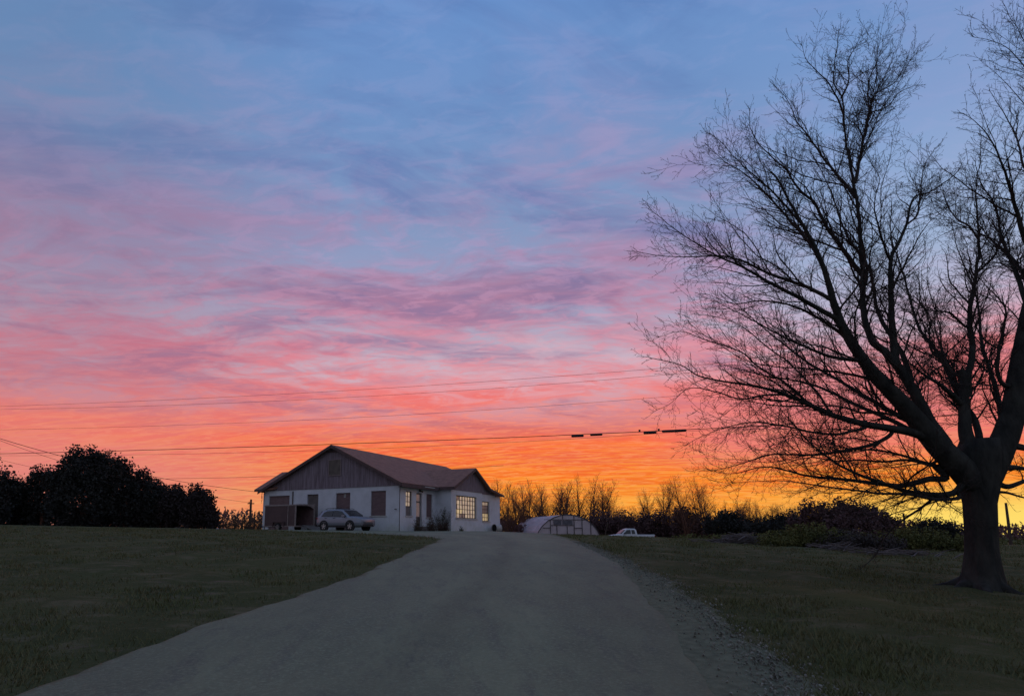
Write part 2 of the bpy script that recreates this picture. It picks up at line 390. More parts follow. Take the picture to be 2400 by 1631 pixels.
# ------------------------------------------------------------------ grass
def grass():
    N = 230000
    r = rng.random(N)
    y = 4.2+38*r**1.9
    half = y*.95+2
    x = (rng.random(N)*2-1)*half
    keep = []
    V = np.zeros((N*3, 3)); n = 0
    L = np.interp(y, [a for a,b in RL], [b for a,b in RL]); S = np.interp(y, [a for a,b in RS], [b for a,b in RS])
    edge = rng.normal(0, .16, N)
    ok = (x < L-.02+edge) | (x > S+.02+edge)
    clump = np.sin(x*2.3+1.7*np.sin(y*.9))*np.sin(y*2.9+x*.7)+np.sin(x*.6+2)*np.sin(y*.5+1)
    ok &= rng.random(N) < .62+.35*clump
    idx = np.nonzero(ok)[0]
    for i in idx:
        xi, yi = x[i], y[i]
        if abs(hl(xi, yi)[0]+7) < 8 and hl(xi, yi)[1] > -4: continue
        h = (.022+.04*rng.random())*(1+.35*clump[i])*(1+yi*.02); w = .004+yi*.0006
        a = rng.random()*6.283; ca, sa = math.cos(a), math.sin(a)
        z = tz(xi, yi)-.01; t = .6*h
        b = rng.random()*6.283
        V[n] = (xi-ca*w, yi-sa*w, z); V[n+1] = (xi+ca*w, yi+sa*w, z); V[n+2] = (xi+t*math.cos(b), yi+t*math.sin(b), z+h); n += 3
    me = bpy.data.meshes.new('grass'); me.from_pydata(V[:n].tolist(), [], np.arange(n).reshape(-1, 3).tolist()); me.update()
    me.materials.append(mat('grass_blades', (.115,.13,.055), (.16,.145,.075), scale=1.1, rough=.9, spec=.1))
    o = bpy.data.objects.new('grass', me); COL.objects.link(o)
    tag(o, 'short rough grass covering both verges and the field', 'grass', kind='stuff')
grass()

# ------------------------------------------------------------------ house
mwall = mat('white_block_paint', (.66,.69,.75), (.53,.56,.60), scale=1.1, rough=.85, bump=.35, bscale=7, stretch=(1,1,1), detail=8, fac=(.42,.75))
def add_block_joints(m):
    t = m.node_tree; b = t.nodes['Principled BSDF']
    src = b.inputs['Base Color'].links[0].from_socket
    co = t.nodes.new('ShaderNodeTexCoord'); sx = t.nodes.new('ShaderNodeSeparateXYZ'); t.links.new(co.outputs['Object'], sx.inputs[0])
    # damp, algae stained band near the ground and rust runs
    n = t.nodes.new('ShaderNodeTexNoise'); n.inputs['Scale'].default_value = 1.6; n.inputs['Detail'].default_value = 8; t.links.new(co.outputs['Object'], n.inputs['Vector'])
    a = t.nodes.new('ShaderNodeMath'); a.operation = 'MULTIPLY_ADD'; t.links.new(n.outputs[0], a.inputs[0]); a.inputs[1].default_value = 2.6; t.links.new(sx.outputs[2], a.inputs[2])
    r = t.nodes.new('ShaderNodeMapRange'); r.interpolation_type = 'SMOOTHSTEP'; t.links.new(a.outputs[0], r.inputs[0]); r.inputs[1].default_value = 2.2; r.inputs[2].default_value = 1.0
    r.inputs[4].default_value = .5
    mx = t.nodes.new('ShaderNodeMix'); mx.data_type = 'RGBA'; t.links.new(r.outputs[0], mx.inputs[0]); t.links.new(src, mx.inputs[6]); mx.inputs[7].default_value = (.40,.45,.36,1)
    mp = t.nodes.new('ShaderNodeMapping'); mp.inputs['Scale'].default_value = (2.2, 2.2, .5); t.links.new(co.outputs['Object'], mp.inputs[0])
    n2 = t.nodes.new('ShaderNodeTexNoise'); n2.inputs['Scale'].default_value = 1.3; n2.inputs['Detail'].default_value = 9; n2.inputs['Roughness'].default_value = .7; t.links.new(mp.outputs[0], n2.inputs['Vector'])
    r2 = t.nodes.new('ShaderNodeMapRange'); t.links.new(n2.outputs[0], r2.inputs[0]); r2.inputs[1].default_value = .62; r2.inputs[2].default_value = .72; r2.inputs[4].default_value = .55
    mx2 = t.nodes.new('ShaderNodeMix'); mx2.data_type = 'RGBA'; t.links.new(r2.outputs[0], mx2.inputs[0]); t.links.new(mx.outputs[2], mx2.inputs[6]); mx2.inputs[7].default_value = (.27,.23,.2,1)
    t.links.new(mx2.outputs[2], b.inputs['Base Color'])
add_block_joints(mwall)
msiding = mat('weathered_board', (.29,.24,.28), (.15,.115,.13), scale=1.5, rough=.9, stretch=(7,7,.5), detail=8, fac=(.38,.66))
mroof = mat('brown_shingle', (.36,.19,.15), (.25,.135,.11), scale=2.2, rough=.95, bump=.6, bscale=30, stretch=(1,1,1), detail=8, spec=.1)
mtrim = mat('dark_trim', (.13,.085,.085), (.09,.06,.06), scale=3, rough=.8)
mtrimw = mat('white_trim', (.55,.54,.53), (.4,.39,.37), scale=4, rough=.7)
mboard = mat('maroon_board', (.20,.135,.14), (.145,.10,.105), scale=2.5, rough=.85, stretch=(1,1,3))
mboardg = mat('grey_board', (.17,.15,.14), (.12,.105,.10), scale=2.5, rough=.85)
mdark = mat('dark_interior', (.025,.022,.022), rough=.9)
mmetal = mat('dark_metal', (.06,.06,.06), (.04,.04,.04), scale=8, rough=.6, metal=.3)
def pane_mat(name, e, e2):
    m = bpy.data.materials.new(name); m.use_nodes = True; t = m.node_tree; b = t.nodes['Principled BSDF']
    b.inputs['Base Color'].default_value = (.25,.22,.2,1); b.inputs['Roughness'].default_value = .25
    co = t.nodes.new('ShaderNodeTexCoord'); n = t.nodes.new('ShaderNodeTexNoise'); n.inputs['Scale'].default_value = 2.3; n.inputs['Detail'].default_value = 6
    t.links.new(co.outputs['Object'], n.inputs['Vector'])
    r = t.nodes.new('ShaderNodeMapRange'); r.inputs[1].default_value = .35; r.inputs[2].default_value = .65; t.links.new(n.outputs[0], r.inputs[0])
    mx = t.nodes.new('ShaderNodeMix'); mx.data_type = 'RGBA'; t.links.new(r.outputs[0], mx.inputs[0]); mx.inputs[6].default_value = tuple(e)+(1,); mx.inputs[7].default_value = tuple(e2)+(1,)
    t.links.new(mx.outputs[2], b.inputs['Emission Color']); b.inputs['Emission Strength'].default_value = 1
    return m
mpane = pane_mat('lit_pane', (.42,.32,.22), (.24,.175,.15)); mpaney = pane_mat('yellow_lit_pane', (.50,.37,.20), (.38,.28,.16)); mpaned = pane_mat('dim_pane', (.085,.055,.055), (.05,.035,.038))

house = empty('house', (HC[0], HC[1], HZ), HA, 'low white block house with brown shingle roof and weathered board gable', 'house')
def wallbox(frame, s0, s1, z0, z1, th, holes, depth=.22):
    """wall slab along s, outer face at t=0 and inner at t=th, with openings; frame maps (s,t,z)->(x,y,z)"""
    mb = MB(); S = sorted({s0, s1, *[h[0] for h in holes], *[h[1] for h in holes]}); Zs = sorted({z0, z1, *[h[2] for h in holes], *[h[3] for h in holes]})
    for a, b in zip(S, S[1:]):
        for c, d in zip(Zs, Zs[1:]):
            ms, mz = (a+b)/2, (c+d)/2
            if any(h[0] < ms < h[1] and h[2] < mz < h[3] for h in holes): continue
            for t in (0, th): mb.add([frame(a,t,c), frame(b,t,c), frame(b,t,d), frame(a,t,d)], [(0,1,2,3)])
    for h in holes:
        a, b, c, d = h
        for q in ([(a,c),(a,d)],[(b,c),(b,d)],[(a,c),(b,c)],[(a,d),(b,d)]):
            (p0,q0),(p1,q1) = q; mb.add([frame(p0,0,q0), frame(p1,0,q1), frame(p1,th,q1), frame(p0,th,q0)], [(0,1,2,3)])
    for p in ((s0,z0,s0,z1),(s1,z0,s1,z1),(s0,z1,s1,z1)): mb.add([frame(p[0],0,p[1]), frame(p[2],0,p[3]), frame(p[2],th,p[3]), frame(p[0],th,p[1])], [(0,1,2,3)])
    return mb
WT = 3.6; LXW = -14.5
fr = lambda s,t,z: (s, t, z)                     # facing the drive
fs = lambda s,t,z: (0-t, s, z)                   # right side
fw = lambda s,t,z: (1.47-t, s, z)                # wing face
fr2 = lambda s,t,z: (s, 5.78+t, z)
Hf = [(-14.0,-11.55,-.4,3.12), (-9.54,-8.29,.05,3.14), (-6.39,-4.89,-.4,3.16), (-2.78,-1.32,1.24,3.22)]
wallbox(fr, LXW, 0, -.5, WT, .3, Hf).build('wall', mwall, house)
Hs = [(.88,1.82,1.24,3.2), (2.47,3.41,.4,3.14), (4.1,5.08,1.17,3.14)]
wallbox(fs, .302, 5.78, -.5, WT, .3, Hs).build('wall', mwall, house)
wallbox(fr2, -.3, 1.47, -.5, WT+.1, .3, []).build('wall', mwall, house)
Hw = [(6.67,10.79,1.14,3.14)]
wallbox(fw, 6.08, 11.9, -.5, WT, .3, Hw).build('wall', mwall, house)
fw2 = lambda s,t,z: (1.42-t, s, z)
Hw2 = [(12.0,13.68,.94,2.84)]
wallbox(fw2, 11.9, 14.92, -.5, 3.5, .3, Hw2).build('wall', mwall, house)
bk = MB(); bk.box(-.0, 1.1, 14.62, 14.92, -.5, 3.5); bk.box(-.3, 0, 14.93, 19.3, -.5, 3.6); bk.box(LXW, -.302, 19.0, 19.3, -.5, 3.6); bk.box(LXW, LXW+.3, .302, 18.99, -.5, 3.5)
bk.build('wall', mwall, house)
lw = MB(); lw.box(-15.05, LXW-.01, .35, .6, -.5, 3.45); lw.box(-15.05, -14.8, .61, 6.2, -.5, 3.45); lw.box(-15.05, LXW-.01, 6.21, 6.4, -.5, 3.45)
lw.build('wall', mwall, house)
# gables
pk = (-6.7, 7.1)
sd = MB(); sd.prism([(-14.35,WT-.02),(0.0,WT-.02),(0.0,3.78),(pk[0],pk[1]),(-14.35,3.66)], 1, -.05, .12)
for i in range(72):       # vertical boards
    x = -14.3+i*.2
    zt = pk[1]-.4475*(pk[0]-x) if x < pk[0] else pk[1]-.485*(x-pk[0])
    if zt > WT+.12: sd.box(x+.17, x+.2, -.062, -.045, WT, zt-.04)
gable = sd.build('gable', msiding, house); gable['label'] = 'weathered grey board gable over the long wall'
sd2 = MB(); sd2.prism([(5.85,WT-.02),(11.9,WT-.02),(12.4,4.1),(9.72,5.62),(5.85,3.85)], 0, 1.35, 1.52)
for i in range(32):
    y = 5.9+i*.2; zt = 5.62-.46*(9.72-y) if y < 9.72 else 5.62-.55*(y-9.72)
    if zt > WT+.15 and y < 12: sd2.box(1.515, 1.532, y+.17, y+.2, WT, zt-.05)
sd2.build('gable', msiding, house)
sd2 = MB(); sd2.prism([(12.0,3.5),(14.9,3.5),(12.4,4.05)], 0, 1.2, 1.44); sd2.build('gable', msiding, house)
sd3 = MB(); sd3.prism([(LXW+.02,3.6),(-.02,3.6),(pk[0],7.0)], 1, 19.1, 19.25); sd3.build('gable', msiding, house); sd3 = MB(); sd3.prism([(.3,3.46),(6.3,3.46),(3,5.4)], 0, -15.0, -14.9); sd3.build('gable', msiding, house)
# roof: slabs
def slab(mb, q, th):
    q = [Vector(v) for v in q]; n = (q[1]-q[0]).cross(q[2]-q[0]).normalized()
    if n.z < 0: n = -n
    b = [v-n*th for v in q]; k = len(q)
    mb.add(q+b, [tuple(range(k)), tuple(range(k,2*k))[::-1]]+[(i,(i+1)%k,k+(i+1)%k,k+i) for i in range(k)])
rf = MB()
y0, y1 = -.45, 19.6
slab(rf, [(pk[0],y0,7.24),(.45,y0,3.78),(.45,y1,3.78),(pk[0],y1,7.24)], .13)
slab(rf, [(pk[0],y0,7.241),(-14.95,y0,3.58),(-14.95,y1,3.58),(pk[0],y1,7.241)], .13)
xr = 1.92
slab(rf, [(xr,9.72,5.76),(xr,5.5,3.80),(-3.4,5.5,3.80),(-3.4,9.72,5.76)], .12)
slab(rf, [(xr,9.72,5.761),(xr,12.95,4.08),(-3.4,12.95,4.08),(-3.4,9.72,5.761)], .12)
slab(rf, [(xr,12.95,4.082),(xr,16.1,3.56),(-.5,16.1,3.56),(-.5,12.95,4.082)], .12)
slab(rf, [(-15.45,3.0,5.6),(-15.45,-.38,3.74),(-13.2,-.38,3.74),(-10.3,3.0,5.6)], .12)
slab(rf, [(-15.45,3.0,5.601),(-15.45,6.7,3.6),(-13.2,6.7,3.6),(-10.3,3.0,5.601)], .12)
roof = rf.build('roof', mroof, house)
tr = MB()   # barge boards and eaves boards
def board(a, b, h, t, mb, ax):
    a, b = Vector(a), Vector(b); up = Vector((0,0,-h)); s = Vector((t,0,0)) if ax == 0 else Vector((0,t,0))
    mb.add([a,b,b+up,a+up,a+s,b+s,b+up+s,a+up+s], [(0,1,2,3),(7,6,5,4),(0,4,5,1),(1,5,6,2),(2,6,7,3),(3,7,4,0)])
board((pk[0],y0-.03,7.2),(.47,y0-.03,3.73),.24,.04,tr,1); board((pk[0],y0-.032,7.2),(-14.97,y0-.032,3.53),.24,.04,tr,1)
board((.46,y0,3.74),(.46,5.4,3.74),.3,.04,tr,0)
board((-3.0,5.47,3.78),(xr,5.47,3.78),.26,.04,tr,1)
board((xr+.01,9.72,5.72),(xr+.01,5.46,3.74),.2,.035,tr,0); board((xr+.012,9.72,5.72),(xr+.012,12.95,4.03),.2,.035,tr,0); board((xr+.01,12.95,4.04),(xr+.01,16.12,3.52),.18,.035,tr,0)
board((-15.47,3.0,5.56),(-15.47,-.4,3.70),.18,.035,tr,0); board((-15.45,-.4,3.70),(-14.0,-.4,3.70),.16,.035,tr,1)
# soffit under the right eave
tr.box(.005, .455, -.3, 5.45, 3.46, 3.49); tr.box(1.53, 1.9, 6.2, 16, 3.44, 3.47) if False else None
tr.build('fascia', mtrim, house)
wt = MB(); wt.box(.505, .54, 3.0, 4.6, 3.60, 3.67); g_ = wt.build('eave_strip', mtrimw, house); g_['label'] = 'pale loose strip on the eave above the door'
ap = MB(); ap.prism([(9.72-.42,5.28),(9.72+.42,5.24),(9.72,5.56)], 0, 1.535, 1.56); ap.build('gable_vent', mtrim, house)
ap = MB(); ap.prism([(pk[0]-.75,6.62),(pk[0]+.75,6.60),(pk[0],7.02)], 1, -.10, -.065); ap.build('gable_vent', mtrim, house)
# attic hatch with thin pale frame
wf = MB(); a0, a1, b0, b1 = -7.2, -5.85, 4.62, 6.0
for q in ((a0,a1,b1-.05,b1),(a0,a1,b0,b0+.05),(a0,a0+.05,b0+.051,b1-.051),(a1-.05,a1,b0+.051,b1-.051)): wf.box(q[0],q[1],-.12,-.066,q[2],q[3])
w_ = wf.build('attic_window', mat('frame_brown', (.30,.23,.24), rough=.8), house)
pb = MB(); pb.box(a0+.052,a1-.052,-.09,-.066,b0+.052,b1-.052); pb.build('board', mat('attic_board', (.18,.15,.13), (.11,.095,.085), scale=3, rough=.85), w_)
# openings in the long wall
def panel(holes_i, frame, d, m, name, label=None, planks=0, top=None):
    a, b, c, e = holes_i; mb = MB()
    if top: e = top
    v = lambda s,t,z: frame(s,t,z)
    def bx(s0,s1,t0,t1,z0,z1):
        mb.add([v(s0,t0,z0),v(s1,t0,z0),v(s1,t1,z0),v(s0,t1,z0),v(s0,t0,z1),v(s1,t0,z1),v(s1,t1,z1),v(s0,t1,z1)], [(0,3,2,1),(4,5,6,7),(0,1,5,4),(1,2,6,5),(2,3,7,6),(3,0,4,7)])
    bx(a,b,d,d+.04,c,e)
    for i in range(1, planks): zz = c+(e-c)*i/planks; bx(a,b,d-.012,d,zz-.012,zz+.012)
    o = mb.build(name, m, house)
    if label: o['label'] = label
    return o
mgar = mat('brown_garage_panel', (.22,.15,.15), (.17,.115,.115), scale=3, rough=.8)
panel(Hf[0], fr, .12, mgar, 'garage_door', 'brown garage door half hidden by the trailer', 7)
panel(Hf[1], fr, .14, mboardg, 'door', 'dark grey door at the rear of the trailer', 0)
d3 = panel(Hf[2], fr, .12, mboard, 'door', 'tall maroon door behind the parked car', 6)
nt_ = MB(); nt_.box(-5.62,-5.42,.095,.105,2.78,3.06); o = nt_.build('notice', mtrimw, d3)
nk = MB()
for k in range(3): nk.box(-5.585,-5.455,.088,.0945,2.84+k*.075,2.865+k*.075)
nk.build('print', mmetal, d3)
panel(Hf[3], fr, .1, mboard, 'window', 'window boarded over in dark maroon', 5)
def sill(frame, s0, s1, z, m=mtrimw):
    mb = MB(); v = frame; mb.add([v(s0,-.06,z-.09),v(s1,-.06,z-.09),v(s1,.1,z-.09),v(s0,.1,z-.09),v(s0,-.06,z),v(s1,-.06,z),v(s1,.1,z),v(s0,.1,z)], [(0,3,2,1),(4,5,6,7),(0,1,5,4),(1,2,6,5),(2,3,7,6),(3,0,4,7)])
    mb.build('sill', m, house)
sill(fr, -2.86, -1.24, 1.24); sill(fs, .8, 1.9, 1.24); sill(fs, 4.02, 5.16, 1.17); sill(fw, 6.57, 10.9, 1.14); sill(fw2, 11.92, 13.78, .94)
# side wall: half-glazed window, door with glazing, boarded window
def grid_window(frame, hole, nc, nr, d, dark, yel, fm, label, board_below=None):
    a, b, c, e = hole; fmb = MB(); v = frame
    def bx(mb, s0,s1,t0,t1,z0,z1):
        mb.add([v(s0,t0,z0),v(s1,t0,z0),v(s1,t1,z0),v(s0,t1,z0),v(s0,t0,z1),v(s1,t0,z1),v(s1,t1,z1),v(s0,t1,z1)], [(0,3,2,1),(4,5,6,7),(0,1,5,4),(1,2,6,5),(2,3,7,6),(3,0,4,7)])
    w = .045
    bx(fmb,a,b,d-.03,d+.05,c,c+w*1.5); bx(fmb,a,b,d-.03,d+.05,e-w*1.5,e); bx(fmb,a,a+w*1.5,d-.03,d+.05,c+w*1.5,e-w*1.5); bx(fmb,b-w*1.5,b,d-.03,d+.05,c+w*1.5,e-w*1.5)
    for i in range(1, nc):
        s = a+(b-a)*i/nc; ww = w*(.8 if i not in (3,6) or nc < 6 else 1.4); bx(fmb,s-ww/2,s+ww/2,d-.02,d+.03,c+w*1.5,e-w*1.5)
    for j in range(1, nr):
        z = c+(e-c)*j/nr; bx(fmb,a+w*1.5,b-w*1.5,d-.015,d+.025,z-w/2,z+w/2)
    wo_ = fmb.build('window', fm, house); wo_['label'] = label
    pm = MB(); mi = []
    for i in range(nc):
        for j in range(nr):
            s0 = a+(b-a)*i/nc; s1 = a+(b-a)*(i+1)/nc; z0 = c+(e-c)*j/nr; z1 = c+(e-c)*(j+1)/nr; tt = d+.036
            pm.add([v(s0,tt,z0),v(s1,tt,z0),v(s1,tt,z1),v(s0,tt,z1)], [(0,1,2,3)]); mi.append(2 if (i,j) in dark else 1 if (i,j) in yel else 0)
    po = pm.build('panes', mpane, wo_); po.data.materials.append(mpaney); po.data.materials.append(mpaned); po.data.polygons.foreach_set('material_index', mi)
    return wo_
mframe = mat('rusty_steel_frame', (.07,.055,.055), (.11,.075,.06), scale=9, rough=.8)
grid_window(fs, (.88,1.82,1.95,3.2), 2, 3, .16, set(), set(), mframe, 'narrow window lit in its upper panes')
panel((.88,1.82,1.24,1.95), fs, .14, mat('pale_board', (.22,.20,.20), (.17,.15,.15), scale=3, rough=.8), 'board', 'grey board closing the lower half of the narrow window')
mdoor = mat('peeling_door', (.16,.15,.15), (.09,.085,.085), scale=3, rough=.75)
dd = MB(); v = fs
def bxf(mb, v, s0,s1,t0,t1,z0,z1):
    mb.add([v(s0,t0,z0),v(s1,t0,z0),v(s1,t1,z0),v(s0,t1,z0),v(s0,t0,z1),v(s1,t0,z1),v(s1,t1,z1),v(s0,t1,z1)], [(0,3,2,1),(4,5,6,7),(0,1,5,4),(1,2,6,5),(2,3,7,6),(3,0,4,7)])
bxf(dd, v, 2.47,3.41,.18,.22,.4,1.2); bxf(dd, v, 2.47,2.57,.16,.22,1.2,3.14); bxf(dd, v, 3.3,3.41,.16,.22,1.2,3.14); bxf(dd, v, 2.57,3.3,.15,.22,2.35,2.47); bxf(dd, v, 2.57,3.3,.15,.22,3.04,3.14)
door = dd.build('door', mdoor, house); door['label'] = 'worn glazed entrance door with transom between the weeds'
pn = MB(); bxf(pn, v, 2.57,2.66,.185,.19,1.2,2.35); bxf(pn, v, 2.57,2.66,.185,.19,2.47,3.04); pn.build('pane', mpane, door)
pn = MB(); bxf(pn, v, 2.661,3.3,.19,.2,1.2,2.35); bxf(pn, v, 2.661,3.3,.19,.2,2.47,3.04); pn.build('pane', mpaned, door)
hd = MB(); hd.tube([fs(2.62,.12,1.22), fs(2.62,.17,1.22)], .05, 8); hd.build('handle', mtrimw, door)
panel(Hs[2], fs, .1, mboard, 'window', 'narrow window boarded over in brown beside the door', 8)
grid_window(fw, Hw[0], 8, 5, .2, {(1,4),(2,0),(3,0),(0,2)}, {(0,1),(1,1),(2,1)}, mframe, 'wide many-paned window lit from inside')
grid_window(fw2, Hw2[0], 4, 5, .18, {(1,3),(2,3),(3,3),(1,2),(2,2),(3,2),(0,0)}, {(1,1),(2,1),(3,1),(1,0),(2,0),(3,0),(0,1)}, mframe, 'smaller many-paned window partly boarded at the corner')
st = MB(); st.box(.01, 1.1, 2.2, 3.7, -.5, .18); st.box(.01, .7, 2.3, 3.6, .181, .38); st.build('step', mat('old_concrete', (.17,.15,.14), (.1,.09,.085), scale=4, rough=.95), house)
sp = MB(); sp.tube([(-.3,-.0,1.72),(-.3,-.22,1.72)], .035, 6); sp.tube([(-.42,-.12,1.73),(-.2,-.12,1.73)], .025, 6); sp.build('spigot', mmetal, house)
wl = MB(); wl.box(.0, .12, 2.85, 3.0, 3.25, 3.4); wl.tube([(.05,2.92,3.32),(.35,2.92,3.22)], [.05,.09], 8); wl.build('wall_lamp', mmetal, house)
dp = MB(); dp.box(-11.2, -11.1, -.06, -.003, 1.5, 3.45); dp.build('downpipe', mat('rusty_pipe', (.14,.11,.11), (.08,.06,.06), scale=5, rough=.8), house)
cp_ = MB(); cp_.box(-.03, .012, -.012, .02, -.4, 3.55); cp_.build('corner_pipe', mmetal, house)
# loose wires where the service drop meets the left eave
lw_ = MB()
for k in range(4):
    x = -15.0+k*.09; pts = [(x+.04*math.sin(i*1.3+k), .1-.08*k, 3.6-i*.16) for i in range(5+k)]; lw_.tube(pts, .012, 4)
lw_.build('loose_wires', mmetal, house)

# ------------------------------------------------------------------ cargo trailer
mtr = mat('maroon_trailer_skin', (.095,.060,.062), (.075,.048,.052), scale=1.5, rough=.5, spec=.4)
mtrail = mat('pale_trailer_trim', (.33,.27,.26), (.22,.18,.17), scale=5, rough=.6)
tyre = mat('tyre_rubber', (.022,.022,.023), rough=.9)
tx, ty = hw(-7.8, -2.15)
trl = empty('cargo_trailer', (tx, ty, HZ+.10), HA, 'dark maroon enclosed cargo trailer with its rear open, parked against the white wall', 'trailer')
# local: x from -3.3 (front) to 0 (rear opening), y -1.12..1.12
b_ = MB(); zf, zt = .32, 1.98
b_.box(-3.3,-.02,-1.12,-1.08,zf,zt); b_.box(-3.3,-.02,1.08,1.12,zf,zt); b_.box(-3.3,-3.26,-1.079,1.079,zf,zt); b_.box(-3.3,-.02,-1.08,1.08,zf,zf+.05)
b_.build('body', mtr, trl)
b_ = MB(); b_.box(-3.25,-.03,1.06,1.075,zf+.06,zt-.03); b_.box(-3.255,-3.24,-1.05,1.05,zf+.06,zt-.03); b_.box(-3.2,-.03,-1.05,1.05,zf+.055,zf+.07); b_.build('lightened_lining', mat('trailer_lightened_lining', (.24,.16,.165), (.18,.12,.125), scale=3, rough=.9), trl)  # paler inner faces added to brighten the interior, where little light reaches
b_ = MB(); b_.prism([(-1.13,zt-.02),(1.13,zt-.02),(1.1,zt+.06),(-.0,zt+.12),(-1.1,zt+.06)], 0, -3.32, -.02); b_.build('roof', mtrail, trl)
b_ = MB(); b_.box(-3.34,-.02,-1.15,-1.125,zt-.06,zt+.02); b_.box(-.78,-.72,-1.15,-1.122,zf,zt-.061); b_.box(-3.34,-.02,-1.15,-1.122,zf-.05,zf+.02); b_.build('trim', mtrail, trl)
b_ = MB(); b_.box(-.02,.06,-1.15,-1.05,zf-.06,zt+.05); b_.box(-.02,.06,1.03,1.15,zf-.06,zt+.16)
b_.prism([(-1.049,zt+.05),(1.029,zt+.12),(1.029,zt-.28),(.62,zt-.08),(.1,zt-.01),(-.5,zt-.03),(-1.049,zt-.04)], 0, -.02, .06); b_.box(-.02,.06,-1.049,1.029,zf-.08,zf)
b_.build('rear_frame', mtrail, trl)
b_ = MB(); b_.add([(.02,-.35,.32),(.02,1.02,.32),(1.35,1.02,-.08),(1.35,-.35,-.08),(.02,-.35,.39),(.02,1.02,.39),(1.35,1.02,-.02),(1.35,-.35,-.02)], [(0,3,2,1),(4,5,6,7),(0,1,5,4),(1,2,6,5),(2,3,7,6),(3,0,4,7)])
rp = b_.build('ramp', mat('grey_ramp', (.2,.19,.18), (.15,.14,.13), scale=3, rough=.8), trl)
b_ = MB(); b_.add([(.1,.3,.45),(.1,1.0,.45),(.1,1.0,1.0),(.1,.3,1.1),(.16,.3,.45),(.9,1.0,.1),(.9,1.0,.6),(.16,.3,1.1)], [(0,3,2,1),(4,5,6,7),(0,1,5,4),(1,2,6,5),(2,3,7,6),(3,0,4,7)])
b_ = MB(); b_.box(-2.3,-1.15,-1.24,-1.12,.62,.68); b_.box(-2.36,-2.28,-1.24,-1.12,.3,.66); b_.box(-1.17,-1.09,-1.24,-1.12,.3,.66); b_.build('fender', mtr, trl)
def wheel(parent, x, y, z, r, w, side, spokes=5, name='wheel', rimc=None):
    vs, fs_ = lathe_x([(-w/2,r*.62),(-w/2,r*.9),(-w*.38,r),(w*.38,r),(w/2,r*.9),(w/2,r*.62)], 24)
    mb = MB(); mb.add([(v[1]*1., v[0], v[2]) for v in vs], fs_)
    t_ = mb.build('wheel', tyre, parent, smooth=False); t_.location = (x, y, z)
    rm = MB(); s = side
    vs, fs_ = lathe_x([(-.02,r*.63),(.02,r*.66),(.02,r*.58),(-.01,r*.56)], 24, False); rm.add([(v[1], s*(w/2)+v[0], v[2]) for v in vs], fs_)
    for k in range(spokes):
        a = 2*math.pi*k/spokes+.3; c_, s_ = math.cos(a), math.sin(a)
        for da in (-.16, .16):
            c2, s2 = math.cos(a+da), math.sin(a+da); ex, ez = c2*r*.6, s2*r*.6; px_, pz_ = -s_*.022, c_*.022
            rm.add([(px_,s*(w/2+.022),pz_),(-px_,s*(w/2+.022),-pz_),(ex-px_*1.3,s*(w/2+.026),ez-pz_*1.3),(ex+px_*1.3,s*(w/2+.026),ez+pz_*1.3),
                    (px_,s*(w/2),pz_),(-px_,s*(w/2),-pz_),(ex-px_*1.3,s*(w/2),ez-pz_*1.3),(ex+px_*1.3,s*(w/2),ez+pz_*1.3)], [(0,1,2,3),(7,6,5,4),(0,4,5,1),(1,5,6,2),(2,6,7,3),(3,7,4,0)])
    vs, fs_ = lathe_x([(0,.06),(.03,.055),(.035,.02)], 10); rm.add([(v[1], s*(w/2+v[0]), v[2]) for v in vs], fs_)
    rm.build('rim', rimc or mrim, t_)
    return t_
mrim = mat('alloy_rim', (.5,.5,.5), rough=.35, metal=.7)
wheel(trl, -1.75, -1.14, .22, .33, .2, -1, 5, rimc=mtrail); wheel(trl, -1.75, 1.14, .22, .33, .2, 1, 5, rimc=mtrail)
b_ = MB(); b_.tube([(-3.3,-.6,.28),(-4.6,0,.28)], .04, 6); b_.tube([(-3.3,.6,.28),(-4.6,0,.28)], .04, 6); b_.tube([(-4.6,0,.28),(-4.8,0,.3)], .06, 6); b_.tube([(-4.4,0,.0),(-4.4,0,.5)], .03, 6); b_.build('hitch', mmetal, trl)

# ------------------------------------------------------------------ vehicles
def body_loft(stations, name, m, parent):
    """stations: (x, z_bottom, z_belt, z_top, w_low, w_belt, w_top)"""
    mb = MB(); n = 0; rows = []
    for x, zb, zl, zt_, w0, w1, w2 in stations:
        h = [(0,zb),(w0*.88,zb),(w0,zb+.10),(w0*1.005,zb+(zl-zb)*.5),(w1,zl-.06),(w1*.97,zl),(w2,max(zl+.005,zt_-.07)),(w2*.9,max(zl+.01,zt_-.015)),(0,max(zl+.015,zt_))]
        row = [(x,y,z) for y,z in h]+[(x,-y,z) for y,z in h[-2:0:-1]]
        rows.append(row)
    k = len(rows[0])
    for r_ in rows: mb.v += r_
    for i in range(len(rows)-1):
        for j in range(k): mb.f.append((i*k+j, (i+1)*k+j, (i+1)*k+(j+1)%k, i*k+(j+1)%k))
    mb.f.append(tuple(range(k))); mb.f.append(tuple((len(rows)-1)*k+j for j in range(k))[::-1])
    o = mb.build(name, m, parent, smooth=True)
    return o
def side_quad(mb, pts, s, off=.012):
    mb.add([(x, s*(y+off), z) for x,y,z in pts]+[(x, s*(y+off-.02), z) for x,y,z in pts], [tuple(range(len(pts))), tuple(range(len(pts),2*len(pts)))[::-1]]+[(i,(i+1)%len(pts),len(pts)+(i+1)%len(pts),len(pts)+i) for i in range(len(pts))])
mpaint = mat('silver_car_paint', (.25,.27,.32), rough=.35, metal=.35, spec=.5)
mglass = mat('car_glass', (.03,.035,.04), rough=.25, spec=.6)
mclad = mat('black_cladding', (.03,.03,.032), rough=.75)
mlamp = mat('headlamp_glass', (.55,.56,.6), rough=.15, spec=.8)
mred = mat('tail_lamp', (.18,.02,.02), rough=.2)
